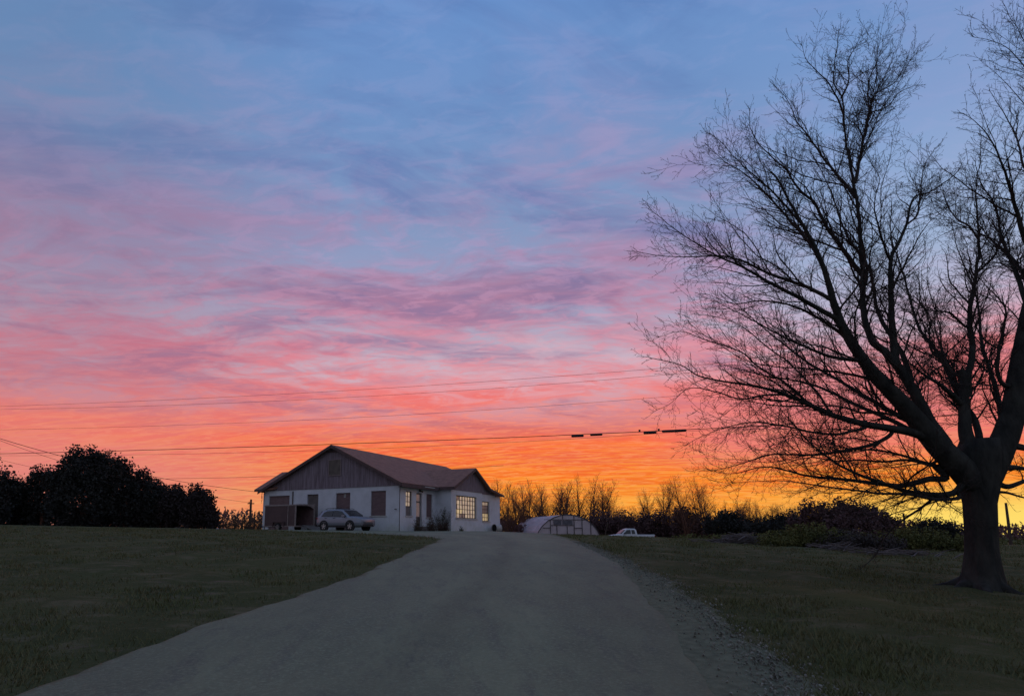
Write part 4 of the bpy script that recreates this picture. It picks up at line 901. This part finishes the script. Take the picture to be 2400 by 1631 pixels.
def big_tree():
    bx, by = gx(2303, YT, 1385), YT
    root = empty('bare_tree', (bx, by, tz(bx, by)), 0, 'huge bare spreading maple with a thick dark trunk at the right edge of the lawn', 'tree')
    org = Vector(root.location); inv = lambda p: p-org
    tr_, cr = TB(), TB()
    tp = [at(x, y, YT) for x, y, r in TRK]; tp[0].z = tz(bx, by)-.15
    k = 28; n = len(TRK)
    # buttressed trunk with an uneven outline
    for i, ((x, y, r), p) in enumerate(zip(TRK, tp)):
        for j in range(k):
            a = 6.2832*j/k; fl = 1+.10*math.sin(3*a+1)+.05*math.sin(7*a+.5*i)+(.22*max(0, math.sin(5*a+.8)) if i == 0 else .1*max(0, math.sin(5*a+.8)) if i == 1 else 0)
            rr = r*YT*KP*.69*fl*random.uniform(.98, 1.02)
            q = inv(p)+Vector((math.cos(a)*rr, math.sin(a)*rr*.95, 0)); tr_.v.append((q.x,q.y,q.z))
    for i in range(n-1):
        for j in range(k): tr_.f.append((i*k+j, i*k+(j+1)%k, (i+1)*k+(j+1)%k, (i+1)*k+j))
    tr_.f.append(tuple((n-1)*k+j for j in range(k)))
    for q in range(7):
        a = 6.2832*q/7+.5; L_ = random.uniform(.35, .75); pr = []
        for t_ in (0, .35, .7, 1.0):
            rr = .30+L_*t_; x_, y_ = bx+math.cos(a+.15*t_)*rr, by+math.sin(a+.15*t_)*rr; pr.append(Vector((x_, y_, tz(x_, y_)+.13*(1-t_)**1.8-.035)))
        tr_.tube([inv(p) for p in pr], [.13, .075, .04, .015], 8)
    spec = {0:(7,.088,.36,4,.40,.035), 1:(4,.052,.44,3,.42,.07), 2:(2,.04,.4,3,.4,.06), 'n':3, 'rmin':.0022}
    spec4 = {0:(10,.15,.36,4,.32,.03), 1:(6,.085,.38,3,.36,.05), 2:(3,.06,.45,3,.34,.07), 3:(2,.04,.4,3,.4,.06), 'n':4, 'rmin':.0024}
    known = [(2301, y, YT, -1) for y in range(1030, 1180, 12)]
    paths = []
    for li, (pts, r0, r1, dyy) in enumerate(LIMBS):
        x0, y0_ = pts[0]
        kn = min(known, key=lambda q: (q[0]-x0)**2+(q[1]-y0_)**2); Ys = kn[2]
        if math.hypot(kn[0]-x0, kn[1]-y0_) > 5: pts = [(kn[0], kn[1])]+list(pts)
        c = catmull(pts, 5); n = len(c); P_ = []; Rr = []
        cum = [0]
        for a, b in zip(c, c[1:]): cum.append(cum[-1]+math.dist(a, b))
        for i, (x, y) in enumerate(c):
            f = cum[i]/cum[-1]; Yd = Ys+dyy*f**1.15
            px_ = x+(.8*math.sin(cum[i]*.12+li)+1.0*math.sin(cum[i]*.045+2*li))*(1 if r0 < 20 else .5)
            p = inv(at(px_, y, Yd)); P_.append(p); r = (r1*.7+(r0-r1)*(1-f)**(1.7 if r0 > 30 else 1.45 if r0 > 12 else 1.3))*(.90 if r0 > 30 else .78 if r0 > 12 else .72)*Yd*KP*.80
            Rr.append(max(r, .0045)); known.append((x, y, Yd, li))
        big = r0 >= 12
        (tr_ if big else cr).tube(P_, Rr, 14 if r0 > 20 else 8 if big else 6)
        paths.append((P_, Rr, r0, li))
    # side branches and twigs
    for P_, Rr, r0, li in paths:
        if li in (18, 19): den = .5
        else: den = .72 if 5 < li < 22 else 1
        L = sum((b-a).length for a, b in zip(P_, P_[1:])); acc = 0; nxt = .3 if r0 < 12 else .9; side = Vector((0,0,1))
        for i in range(len(P_)-1):
            a, b = P_[i], P_[i+1]; sl = (b-a).length
            while nxt < acc+sl:
                f = nxt/L; p = a.lerp(b, (nxt-acc)/sl); t = (b-a).normalized()
                if (org+p).z < EZ+.9 and li not in (18, 19): pass
                if Rr[i] < .16:
                    side = (-side+rndperp(t)*.8); side = (side-t*side.dot(t)).normalized()
                    ang = R(random.uniform(24, 48)); d = (t*math.cos(ang)+side*math.sin(ang)+Vector((0,0,.06))).normalized()
                    ln = random.uniform(.5, 1.15)*(1.15-.68*f)*min(1.25, .45+L*.16)
                    if den > .6 and L > 2 and random.random() < (.22 if f < .8 else .06):
                        ln2 = random.uniform(1.2, 2.4)*(1.2-.68*f); twig(cr, p, d, ln2, min(.5*Rr[i], .011*ln2+.004), 0, spec4); nxt += .1; continue
                    twig(cr, p, d, ln, min(.5*Rr[i], .010*ln+.002), 0, spec)
                nxt += random.uniform(.05, .13)/den*(1.0 if r0 < 12 else 1.35)
            acc += sl
        t = (P_[-1]-P_[-2]).normalized()
        for q in range(3): twig(cr, P_[-1], (t+rndperp(t)*.35).normalized(), random.uniform(.15,.3), .005, 0, spec)
    for nm, tb, m in (('trunk', tr_, mbark), ('crown', cr, mtwig)):
        me = tb.mesh(nm, m); o = bpy.data.objects.new(nm, me); COL.objects.link(o); o.parent = root
    print('big tree faces', len(tr_.f), len(cr.f))
big_tree()

# ---- bare trees of the far tree line (upright poplar-like habit), a few models copied
mfar = mat('far_bark', (.20,.10,.07), (.14,.075,.055), scale=.6, rough=.95, spec=.05)
def far_model(seed, habit):
    random.seed(seed); tr_, cr = TB(), TB(); H = 13.
    spec = {0:(5,.5,.44,4,.2,.10), 1:(4,.34,.45,3,.3,.08), 2:(3,.25,.4,3,.3,.05), 'n':3, 'rmin':.011}
    if habit == 'wide': spec = {0:(6,.6,.5,4,.26,.06), 1:(4,.36,.45,3,.32,.06), 2:(3,.25,.4,3,.35,.05), 'n':3, 'rmin':.011}
    if habit == 'brush': spec = {0:(4,.3,.5,3,.3,.05), 1:(3,.22,.4,3,.3,.05), 'n':2, 'rmin':.016}
    stems = {'tall':random.choice((1,2)), 'wide':2, 'brush':9}[habit]
    for s_ in range(stems):
        a = random.random()*6.28; lean = {'tall':.04,'wide':.14,'brush':.5}[habit]*random.uniform(.6, 1.3)
        d = Vector((math.cos(a)*lean, math.sin(a)*lean, 1)).normalized(); h = H*random.uniform(.85, 1) if habit != 'brush' else H*random.uniform(.5, 1)
        pts = [Vector((math.cos(a)*.15*s_, math.sin(a)*.15*s_, -1.5))]; rad = [.19 if habit != 'brush' else .07]; dd = d
        nn = 14
        for i in range(nn):
            dd = (dd+rndperp(dd)*.07+Vector((0,0,.03))).normalized(); pts.append(pts[-1]+dd*((h+1.5)/nn)); rad.append(rad[0]*(1-.93*(i+1)/nn))
        tr_.tube(pts, rad, 6)
        z0 = .14 if habit != 'brush' else .05; nb = {'tall':50,'wide':32,'brush':18}[habit]
        for b in range(nb):
            f = z0+(1-z0)*(b+random.random())/nb; i = min(nn-1, int(f*nn)); p = pts[i].lerp(pts[i+1], f*nn-i)
            aa = random.random()*6.28; up = {'tall':random.uniform(.9,1.9),'wide':random.uniform(.5,1.5),'brush':random.uniform(.3,1.2)}[habit]
            dr_ = Vector((math.cos(aa), math.sin(aa), up)).normalized()
            ln = {'tall':(.8+3.0*math.sin(math.pi*min(1,f*.85+.12))),'wide':(.9+4.2*math.sin(math.pi*min(1,f*.9+.05))),'brush':3.0}[habit]*random.uniform(.6,1.1)
            ln = min(ln, (1.06-f)*h*.75+.8)
            twig(cr, p, dr_, ln, max(.014, rad[i]*.4), 0, spec)
    return tr_.mesh('trunk', mfar), cr.mesh('crown', mfar)
FM = {'tall':[far_model(s_, 'tall') for s_ in (11,12,13)], 'wide':[far_model(s_, 'wide') for s_ in (21,22)], 'brush':[far_model(s_, 'brush') for s_ in (31,32)]}
print('far faces', [len(b.polygons) for k_ in FM.values() for a, b in k_])
random.seed(5)
def top_z(px, py, Yd): return at(px, py, Yd).z
def far_tree(px, ptop, Yd, habit, label, group='bare trees along the far edge of the field', name='bare_tree', cat='tree', wide=1.):
    x = gx(px, Yd); z = tz(x, Yd); h = top_z(px, ptop, Yd)-z; s_ = h/13.2
    r_ = empty(name, (x, Yd, z), random.random()*6.28, label, cat, group); r_.scale = (s_*wide, s_*wide, s_)
    a, b = random.choice(FM[habit])
    for nm, me in (('trunk', a), ('crown', b)):
        o = bpy.data.objects.new(nm, me); COL.objects.link(o); o.parent = r_
ordn = lambda i: ['first','second','third','fourth','fifth','sixth','seventh','eighth','ninth','tenth','eleventh','twelfth','thirteenth','fourteenth'][i]
T = [(1143,1133),(1173,1121),(1190,1124),(1212,1140),(1233,1119),(1247,1120),(1264,1130),(1281,1132),(1308,1123),(1322,1130),(1356,1112),(1384,1112),(1405,1121),(1423,1133)]
for i, (px, py) in enumerate(T):
    far_tree(px, py, 96+random.uniform(-6, 12), 'tall', f'slender bare tree, {ordn(i)} from the house in the row toward the greenhouse', wide=1.35)
far_tree(1438, 1153, 104, 'wide', 'bare tree with low arching limbs closing the row just right of the greenhouse')
far_tree(1527, 1134, 98, 'tall', 'lone slender bare tree standing on the left of the pair above the pickup truck')
far_tree(1554, 1117, 96, 'tall', 'tallest slender bare tree directly right of the pickup truck')
far_tree(1570, 1128, 100, 'tall', 'slender bare tree touching the right side of the tallest one by the pickup')
far_tree(1616, 1104, 84, 'wide', 'tall spreading bare tree, left one of the dense trio under the maple tips')
far_tree(1640, 1108, 86, 'wide', 'tall spreading bare tree, middle one of the dense trio under the maple tips')
far_tree(1662, 1130, 88, 'tall', 'shorter bare tree, right one of the dense trio under the maple tips')
U = [1686,1704,1722,1739,1757,1775,1792,1810,1832]
for i, px in enumerate(U):
    far_tree(px, 1167+random.uniform(-3, 6)+(6 if i > 6 else 0), 112+random.uniform(-5, 8), 'tall', f'even-topped bare tree, {ordn(i)} from the left in the level row beyond the dark shrubs', 'level row of bare trees', wide=1.5)
for i, (px, py) in enumerate([(1860,1172),(1885,1178),(1845,1186)]):
    far_tree(px, py, 92+4*i, 'wide', ['bare bushy tree showing above the left slope of the big dark bush','bare bushy tree against the crown of the big dark bush','low bare bushy tree left of the big dark bush'][i], wide=1.2)
for i, (px, py) in enumerate([(1455,1180),(1474,1186),(1492,1180),(1508,1172),(1586,1180),(1602,1172),(1340,1172),(1290,1176),(1205,1175),(1158,1172)]):
    far_tree(px, py, 106+2*i, 'wide', ['low bare tree right of the greenhouse','low bare tree above the gap by the greenhouse','low bare tree above the hood of the pickup truck','low bare tree above the cab of the pickup truck','low bare tree in front of the spreading trio','low bare tree tucked left of the spreading trio','low bare tree over the top of the greenhouse arch','low bare tree over the left shoulder of the greenhouse','low bare tree midway between house and greenhouse','low bare tree tight against the house corner'][i], 'low bare trees filling the tree line', wide=1.3)

# ---- leafy and brushy masses
def leaf_mesh(name, blobs, n, size, m, seed, gaps=.28, flat=.8):
    """leaf clumps spread through the union of lumpy ellipsoids (cx,cy,cz,rx,ry,rz)"""
    rg = np.random.default_rng(seed); V = []; Fc = []
    vol = np.array([b[3]*b[4]*b[5] for b in blobs])**.7; vol = vol/vol.sum()
    for (cx_,cy_,cz_,rx,ry,rz), w_ in zip(blobs, vol):
        k = int(n*w_); d = rg.normal(size=(k,3)); d /= np.linalg.norm(d, axis=1)[:,None]; ph = rg.random(3)*6.28
        lump = 1+.16*np.sin(d[:,0]*5+ph[0])*np.sin(d[:,2]*6+ph[1])+.12*np.sin(d[:,1]*9+ph[2])*np.sin(d[:,2]*11)+.07*np.sin(d[:,0]*17+ph[1])
        rr = (1-gaps*rg.random(k)**1.5)*lump
        c = d*rr[:,None]*[rx,ry,rz]+[cx_,cy_,cz_]
        # two thirds of the leaves gather in sprays of their own, which break the outline
        nc = max(10, int(k/46)); dc = rg.normal(size=(nc,3)); dc /= np.linalg.norm(dc, axis=1)[:,None]
        cc = dc*(1+.10*rg.normal(size=nc)-.14)[:,None]*[rx,ry,rz]+[cx_,cy_,cz_]
        pick = rg.random(k) < .72; w2 = rg.integers(0, nc, k); sp_ = size*2.5*np.clip(rg.normal(size=(k,3)), -1.5, 1.5)*[.7,.7,1.5]
        c = np.where(pick[:,None], cc[w2]+sp_, [cx_,cy_,cz_]+(c-[cx_,cy_,cz_])*.80)
        c = c[c[:,2] > -.6]
        for p in c:
            s_ = size*rg.uniform(.5, 1.5); a = rg.normal(size=3); a /= np.linalg.norm(a); b = rg.normal(size=3); b -= a*b.dot(a); b /= np.linalg.norm(b)
            o = len(V); V += [p+a*s_, p+b*s_*.55, p-a*s_*.8, p-b*s_*.55]; Fc.append((o,o+1,o+2,o+3))
    me = bpy.data.meshes.new(name); me.from_pydata([tuple(map(float, v)) for v in V], [], Fc); me.update(); me.materials.append(m); return me
def leafy(name, px, Yd, blobs, n, size, m, label, cat, seed, group=None, trunk=True, gaps=.28):
    x = gx(px, Yd); z = tz(x, Yd); e = empty(name, (x, Yd, z), 0, label, cat, group)
    me = leaf_mesh('crown' if trunk else 'foliage', blobs, n, size, m, seed, gaps); o = bpy.data.objects.new(me.name, me); COL.objects.link(o); o.parent = e
    tb = TB(); random.seed(seed); zt = max(b[2]+b[5]*.5 for b in blobs)
    for s_ in range(3 if trunk else 7):
        b = blobs[s_ % len(blobs)]; d = Vector((b[0]*.9+random.uniform(-.3,.3), b[1]*.9, b[2]+b[5]*random.uniform(.3,.8)))
        p0 = Vector((random.uniform(-.2,.2)*(1 if trunk else 3), random.uniform(-.2,.2), -.3)); q = [p0.lerp(d, t)+Vector((math.sin(t*5+s_)*.12,0,0)) for t in (0,.25,.5,.75,1)]
        r0 = .2 if trunk else .05; tb.tube(q, [r0, r0*.8, r0*.6, r0*.4, r0*.15], 6)
        for t in (1,2,3): twig(tb, q[t], (d-p0+rndperp(Vector((0,0,1)))*2).normalized(), b[5]*.8, r0*.4, 0, {0:(4,.5,.4,4,.3,.05),1:(3,.3,.4,3,.3,.05),'n':2,'rmin':.012})
    me = tb.mesh('trunk' if trunk else 'stem', mfar); o = bpy.data.objects.new(me.name, me); COL.objects.link(o); o.parent = e
    return e
mleafd = mat('dark_leaf', (.045,.046,.04), (.032,.033,.032), scale=.8, rough=.8, spec=.15)
mleafb = mat('reddish_leaf', (.15,.09,.09), (.10,.062,.064), scale=.8, rough=.85, spec=.1)
def blobs_for(px, Yd, pts):
    """crown lobes given as survey (px, py, radius px, radius py) at distance Yd, relative to the foot"""
    x0 = gx(px, Yd); z0 = tz(x0, Yd); out = []
    for i, (qx, qy, rx, ry) in enumerate(pts):
        c = at(qx, qy, Yd); k_ = Yd*KP; out.append((c.x-x0, random.uniform(-.6,.6), c.z-z0, rx*k_, max(rx*k_*.8, 1.0), ry*k_))
    return out
mleafm = mat('brown_leaf', (.060,.046,.044), (.042,.035,.035), scale=.8, rough=.85, spec=.1)
LT = [ # px, distance, lobes, leaves, leaf size, material, label
 (-22, 66, [(-30,1100,36,32),(-25,1160,52,60),(-10,1200,44,50)], 3600, .22, mleafd, 'dark leafy tree cut by the left border of the view'),
 (30, 70, [(20,1140,24,24),(14,1180,34,50),(45,1185,36,42),(60,1150,22,22)], 3400, .2, mleafd, 'low ragged dark tree left of the tall dark tree'),
 (98, 69, [(90,1125,24,22),(100,1170,38,50),(118,1118,14,16)], 2600, .2, mleafd, 'mid-height dark tree pressed against the tall one from the left'),
 (190, 64, [(176,1078,26,24),(222,1078,28,24),(196,1110,60,44),(160,1130,38,44),(240,1128,42,46),(195,1180,78,66),(262,1098,22,26)], 13000, .2, mleafd, 'tallest dark evergreen tree of the left grove'),
 (290, 66, [(292,1100,14,16),(285,1140,34,40),(295,1190,44,54)], 4200, .2, mleafd, 'dark tree with a small knob on top, right of the tallest'),
 (332, 67, [(331,1118,14,20),(325,1160,30,36),(335,1200,38,44)], 3000, .2, mleafm, 'thin-topped dark tree in the middle of the left grove'),
 (368, 67, [(362,1155,20,20),(372,1190,34,46)], 2800, .2, mleafd, 'rounded low dark tree between the thin-topped and the flat ones'),
 (412, 66, [(402,1168,24,22),(415,1195,38,44)], 3200, .2, mleafm, 'flat-topped low dark tree second from the right of the grove'),
 (462, 64, [(455,1168,24,22),(474,1184,24,24),(462,1205,40,38),(498,1222,16,16)], 5200, .19, mleafm, 'rounded dark tree at the right end of the left grove'),
]
for i, (px, Yd, lobes, n, sz, m, lab) in enumerate(LT):
    leafy('leafy_tree', px, Yd, blobs_for(px, Yd, lobes), int(n*2.2), sz*.72, m, lab, 'tree', 100+i, 'dark trees at the left edge of the field')
random.seed(9)
far_tree(20, 1105, 82, 'tall', 'faint bare tree behind the low ragged dark tree', 'bare trees behind the dark grove', wide=1.4)
far_tree(50, 1108, 84, 'tall', 'faint bare tree showing left of the tall dark tree', 'bare trees behind the dark grove', wide=1.4)
far_tree(385, 1135, 82, 'tall', 'faint bare tree rising over the flat-topped dark tree', 'bare trees behind the dark grove', wide=1.4)
# dark evergreen shrubs and bushes to the right
RT = [
 (1400, 92, [(1400,1225,40,18),(1420,1240,36,16)], 2600, .2, mleafb, 'dark low shrub between greenhouse and pickup', 'shrub'),
 (1465, 90, [(1455,1222,34,14),(1480,1238,50,18)], 2600, .2, mleafb, 'dark low shrub behind the pickup hood', 'shrub'),
 (1545, 90, [(1530,1218,40,16),(1550,1238,56,20)], 3200, .2, mleafb, 'dark low shrub behind the pickup bed', 'shrub'),
 (1620, 86, [(1612,1214,34,18),(1625,1236,48,24)], 3200, .2, mleafb, 'dark shrub under the spreading bare trio', 'shrub'),
 (1700, 70, [(1704,1218,30,16),(1690,1232,44,22),(1730,1236,40,18)], 4200, .17, mleafd, 'dark rounded evergreen shrub under the left of the level row', 'shrub'),
 (1800, 66, [(1790,1238,50,16),(1840,1222,26,14),(1830,1238,44,18)], 4200, .17, mleafd, 'dark spreading evergreen shrub under the right of the level row', 'shrub'),
 (1985, 40, [(1915,1200,34,18),(1975,1204,50,26),(2015,1212,46,26),(1985,1240,96,40),(2060,1235,40,26),(1900,1235,40,28)], 14000, .11, mleafb, 'big dark domed bush in front of the sunset right of center', 'bush'),
 (2190, 42, [(2172,1238,36,14),(2190,1250,56,22),(2150,1256,40,16)], 5200, .10, mleafd, 'dark low domed bush beside the maple trunk', 'bush'),
]
random.seed(3)
for i, (px, Yd, lobes, n, sz, m, lab, cat) in enumerate(RT):
    leafy('evergreen_shrub' if cat == 'shrub' else 'bush', px, Yd, blobs_for(px, Yd, lobes), int(n*1.9), sz*.75, m, lab, cat, 200+i, None, False)
mgreen = mat('olive_leaf', (.15,.15,.05), (.095,.10,.04), scale=1.4, rough=.9, spec=.1)
mbrush = mat('grey_brush', (.10,.085,.078), (.07,.058,.055), scale=2, rough=.9, spec=.1)
GB = [
 (1850, 27, [(1830,1268,60,14),(1890,1258,60,22),(1930,1268,56,18)], 9000, .05, mgreen, 'olive green thicket in front of the big dark bush', 'bush'),
 (2120, 27, [(2080,1272,50,16),(2140,1266,70,20),(2215,1276,50,18)], 9000, .05, mgreen, 'olive green thicket left of the maple trunk', 'bush'),
 (2000, 26, [(1985,1272,60,20),(2050,1278,40,16)], 6000, .05, mbrush, 'brown twiggy thicket between the two olive green ones', 'bush'),
]
for i, (px, Yd, lobes, n, sz, m, lab, cat) in enumerate(GB):
    leafy('thicket', px, Yd, blobs_for(px, Yd, lobes), int(n*1.3), sz, m, lab, cat, 300+i, None, False, gaps=.8)
# brush pile: heap of pale sticks
def brush_pile(px, Yd, w, h, n, label, seed):
    random.seed(seed); x = gx(px, Yd); z = tz(x, Yd); tb = TB()
    for _ in range(n):
        u = random.gauss(0,.42); c = Vector((u*w, random.uniform(-.8,.8), max(0,h*(1-u*u*1.3))*random.random())); a = random.uniform(-.35,.35); b = random.uniform(-.8,.8); L = random.uniform(.5,1.7)
        d = Vector((math.cos(b), math.sin(b), a)); tb.tube([c-d*L/2, c+Vector((0,0,.05)), c+d*L/2], [.022,.018,.008], 4)
    me = tb.mesh('brush_pile', mat('pale_stick', (.19,.16,.155), (.10,.085,.08), scale=2, rough=.9)); o = bpy.data.objects.new('brush_pile', me); COL.objects.link(o); o.location = (x, Yd, z)
    tag(o, label, 'brush pile')
brush_pile(1735, 29, 1.5, .42, 150, 'low heap of pale cut branches left of the olive thicket', 1)
brush_pile(2095, 21.5, 1.7, .10, 70, 'long flat line of pale dead sticks on the lawn before the thicket', 2)
brush_pile(1945, 24.5, .8, .16, 45, 'small scatter of pale sticks below the big dark bush', 4)
# continuous understory far off
def understory(name, y0_, x0, x1, htop, n, m, label, seed, size=.24, depth=6):
    rg = np.random.default_rng(seed); V = []; Fc = []
    xs_ = rg.uniform(x0, x1, n)
    for x in xs_:
        hh = htop(x)*(1+.16*math.sin(x*.9)+.12*math.sin(x*2.3+1)+.08*math.sin(x*5.1)); yy = y0_+rg.uniform(0, depth); z = tz(x, yy)-.4+hh*rg.random()**.75*(1.12 if rg.random() < .05 else 1)
        p = np.array([x, yy, z]); s_ = size*rg.uniform(.5, 1.5); a = rg.normal(size=3); a[2] *= 1.5; a /= np.linalg.norm(a); b = rg.normal(size=3); b -= a*b.dot(a); b /= np.linalg.norm(b)
        o = len(V); V += [p+a*s_, p+b*s_*.4, p-a*s_, p-b*s_*.4]; Fc.append((o,o+1,o+2,o+3))
    me = bpy.data.meshes.new(name); me.from_pydata([tuple(map(float, v)) for v in V], [], Fc); me.update(); me.materials.append(m)
    o = bpy.data.objects.new(name, me); COL.objects.link(o); return tag(o, label, 'undergrowth', kind='stuff')
murnd = mat('bare_brush', (.21,.11,.105), (.15,.08,.08), scale=.5, rough=.95, spec=.05)
understory('undergrowth', 92, -4, 62, lambda x: 2.7 if x < 24 else 3.4, 30000, murnd, 'band of bare reddish brown undergrowth at the foot of the far tree line', 1)
understory('undergrowth', 68, -62, -32, lambda x: 3.2, 11000, mleafd, 'dark undergrowth at the foot of the left grove', 2)
understory('distant_wood', 240, -330, 330, lambda x: 7.0+1.5*math.sin(x*.05), 26000, murnd, 'faint line of distant woods on the horizon', 3, size=.8, depth=20)
understory('distant_brush', 62, 24, 60, lambda x: 1.2, 8000, mgreen, 'low brush along the right side of the field', 5, size=.14)
# tall dry grass left of the house
def reeds():
    random.seed(4); tb = TB()
    for _ in range(420):
        px = random.uniform(512, 618); Yd = random.uniform(63, 68); x = gx(px, Yd); z = tz(x, Yd)-.1; h = random.uniform(.9, 2.0)*(1.0 if px > 530 else .7); b = random.uniform(-.1,.5)*h
        tb.tube([Vector((x,Yd,z)), Vector((x+b*.25,Yd,z+h*.6)), Vector((x+b,Yd+.1,z+h))], [.016,.012,.006], 3)
    me = tb.mesh('reeds', mat('dry_reed', (.10,.075,.045), (.07,.05,.035), scale=1, rough=.9)); o = bpy.data.objects.new('reeds', me); COL.objects.link(o)
    tag(o, 'fringe of tall dry grass between the left grove and the house', 'reeds', kind='stuff')
reeds()
# weeds and saplings against the house wall
def weed(lx, ly, h, spread, n, m, label, cat, seed, leaves=0):
    random.seed(seed); x, y = hw(lx, ly); e = empty('weed_clump' if h < 1.2 else 'sapling', (x, y, HZ-.05), 0, label, cat)
    tb = TB(); L_ = MB()
    for _ in range(n):
        a = random.random()*6.28; d = Vector((math.cos(a)*spread, math.sin(a)*spread, 1)).normalized(); hh = h*random.uniform(.5, 1)
        twig(tb, Vector((random.gauss(0,.12*spread+.05), random.gauss(0,.12), 0)), d, hh, .014, 0, {0:(5,.16,.35,3,.3,.03),1:(3,.1,.4,3,.3,.02),'n':2,'rmin':.005})
    me = tb.mesh('stem', mat('weed_stem', (.10,.075,.05), (.07,.055,.04), scale=3, rough=.9) if 'weed_stem' not in MATS else MATS['weed_stem']); o = bpy.data.objects.new('stem', me); COL.objects.link(o); o.parent = e
    if leaves:
        me = leaf_mesh('foliage', [(0,0,h*.5,spread*h*.55,spread*h*.5,h*.5)], leaves, .045, m, seed, gaps=.95); o = bpy.data.objects.new('foliage', me); COL.objects.link(o); o.parent = e
mweed = mat('weed_leaf', (.085,.095,.045), (.06,.055,.03), scale=3, rough=.9)
mdead = mat('dead_weed', (.10,.065,.05), (.06,.042,.035), scale=3, rough=.9)
weed(.9, 5.3, 2.0, .55, 26, mweed, 'leafy green sapling growing in the corner beside the wing', 'sapling', 1, 700)
weed(.9, 1.3, 1.1, .5, 22, mdead, 'brown weeds below the narrow lit window', 'weeds', 2, 300)
weed(1.6, 2.2, .95, .6, 30, mdead, 'dense dead weeds in front of the entrance door', 'weeds', 3, 700)
weed(1.5, 3.6, .8, .7, 30, mdead, 'dead weeds on the right of the entrance step', 'weeds', 4, 600)
weed(1.6, 4.6, .55, .8, 26, mdead, 'low brown weeds at the foot of the green sapling', 'weeds', 5, 500)
weed(2.0, 6.6, .3, .9, 16, mweed, 'short green weeds at the corner of the wing', 'weeds', 6, 200)

# ------------------------------------------------------------------ poles and wires
mpole = mat('old_pole', (.10,.072,.055), (.065,.048,.04), scale=3, stretch=(6,6,.5), rough=.9)
def pole(px, ytop, Yd, r, label, lean=0, arm=0, buried=.5, ybot=None):
    x = gx(px, Yd); t = at(px, ytop, Yd); z0 = tz(x, Yd)
    e = empty('utility_pole', (x, Yd, z0), 0, label, 'pole'); h = t.z-z0
    mb = MB(); mb.tube([(0,0,-buried),(lean*h*.5,0,h*.5),(lean*h,0,h)], [r*1.15,r,r*.8], 10); mb.build('shaft', mpole, e)
    if arm: mb = MB(); mb.box(lean*h-arm,lean*h+arm,-.06,.06,h-.5,h-.4); mb.build('crossarm', mpole, e); mb = MB(); mb.tube([(lean*h-.2,0,h-.4),(lean*h-.2,0,h-.25)], .05, 6); mb.build('insulator', mmetal, e)
    return e
pole(585, 1170, 66, .13, 'short dark utility pole standing left of the house', arm=.35)
pole(2122, 1202, 72, .12, 'thin pole between the two dark bushes')
pole(2366, 1178, 62, .13, 'dark pole right of the maple trunk')
pole(2057, 1188, 52, .20, 'stubby thick pole rising behind the big dark bush')
mwire = mat('black_cable', (.02,.02,.022), rough=.6)
def wire(pts, Y0, slope, r, label, name='overhead_wire', x0=-260, x1=2760, fixed=None, k=5):
    """pts: survey points; the wire hangs in the vertical plane Y = Y0 + slope*X"""
    c = np.polyfit([p[0] for p in pts], [p[1] for p in pts], min(2, len(pts)-1)); P_ = []
    for px in np.linspace(x0, x1, 70):
        py = float(np.polyval(c, px)); Yd = Y0
        if fixed: Yd = fixed[0]+(fixed[1]-fixed[0])*(px-x0)/(x1-x0)
        else:
            q = at(px, py, 1.); kx = q.x; Yd = Y0/(1-slope*kx)
        P_.append(at(px, py, Yd))
    mb = MB(); mb.tube(P_, r, k, cap=True); o = mb.build(name, mwire)
    return tag(o, label, 'wire', 'overhead wires crossing the sky'), (lambda px: at(px, float(np.polyval(c, px)), Y0/(1-slope*at(px, 1000., 1.).x)))
wire([(0,953),(600,924),(1000,905.8),(1200,891),(1516,864.5)], 42, -.24, .010, 'topmost thin wire, highest of all across the pink sky')
wire([(0,959.5),(1000,920.6),(1200,907),(1540,880)], 42.3, -.24, .010, 'thin wire running just beneath the topmost one')
wire([(0,1007),(1000,969.5),(1200,956.5),(1540,931.6)], 41.5, -.24, .009, 'single thin wire midway between the top pair and the thick cable')
o4, f4 = wire([(0,1062.7),(620,1047.5),(900,1036.3),(1182,1025),(1330,1018.7),(1500,1011.5),(1600,1008)], 42, -.24, .024, 'thick black cable carrying splice cases, passing just over the roof peak')
for a, b, dy_ in ((1339,1368,2.5),(1383,1412,1.2),(1508,1538,2.2),(1551,1609,.8)):
    p0, p1 = f4(a), f4(b); off = Vector((0,0,-dy_*.029-.02)); mb = MB(); L = p1-p0
    mb.tube([p0+off, p0+off+L*.04, p0+off+L*.96, p1+off], [.04,.085,.085,.04], 10); mb.build('splice_case', mat('splice_black', (.03,.025,.028), rough=.7) if 'splice_black' not in MATS else MATS['splice_black'], o4)
for a in (1499, 1544):
    p0 = f4(a); mb = MB(); mb.box(p0.x-.05, p0.x+.05, p0.y-.05, p0.y+.05, p0.z-.02, p0.z+.14); mb.build('clamp', mmetal, o4)
wire([(0,1067.5),(620,1060),(900,1048.5),(1182,1038),(1330,1029),(1520,1017)], 42.4, -.24, .010, 'thin wire hanging just below the thick cable')
wire([(20,1122),(344,1120.5),(580,1119.5),(643,1116.3),(900,1106)], 76, -.24, .022, 'lowest long wire, passing behind the house', x0=-100, x1=1180)
wire([(0,1027.5),(145,1069),(345,1114),(480,1136.5),(600,1152)], 50, 0, .018, 'service wire coming down from the upper left to the house eave', x0=-260, x1=601, fixed=(30, 54.5))
wire([(0,1033),(60,1053),(145,1081),(300,1124),(490,1166),(583,1176)], 50, 0, .014, 'thin service wire coming down to the short pole', x0=-260, x1=584, fixed=(34, 66))
wire([(13,1080),(60,1092),(117,1103),(200,1120)], 50, 0, .013, 'thin wire slanting low in front of the left grove', x0=-200, x1=330, fixed=(56, 62))
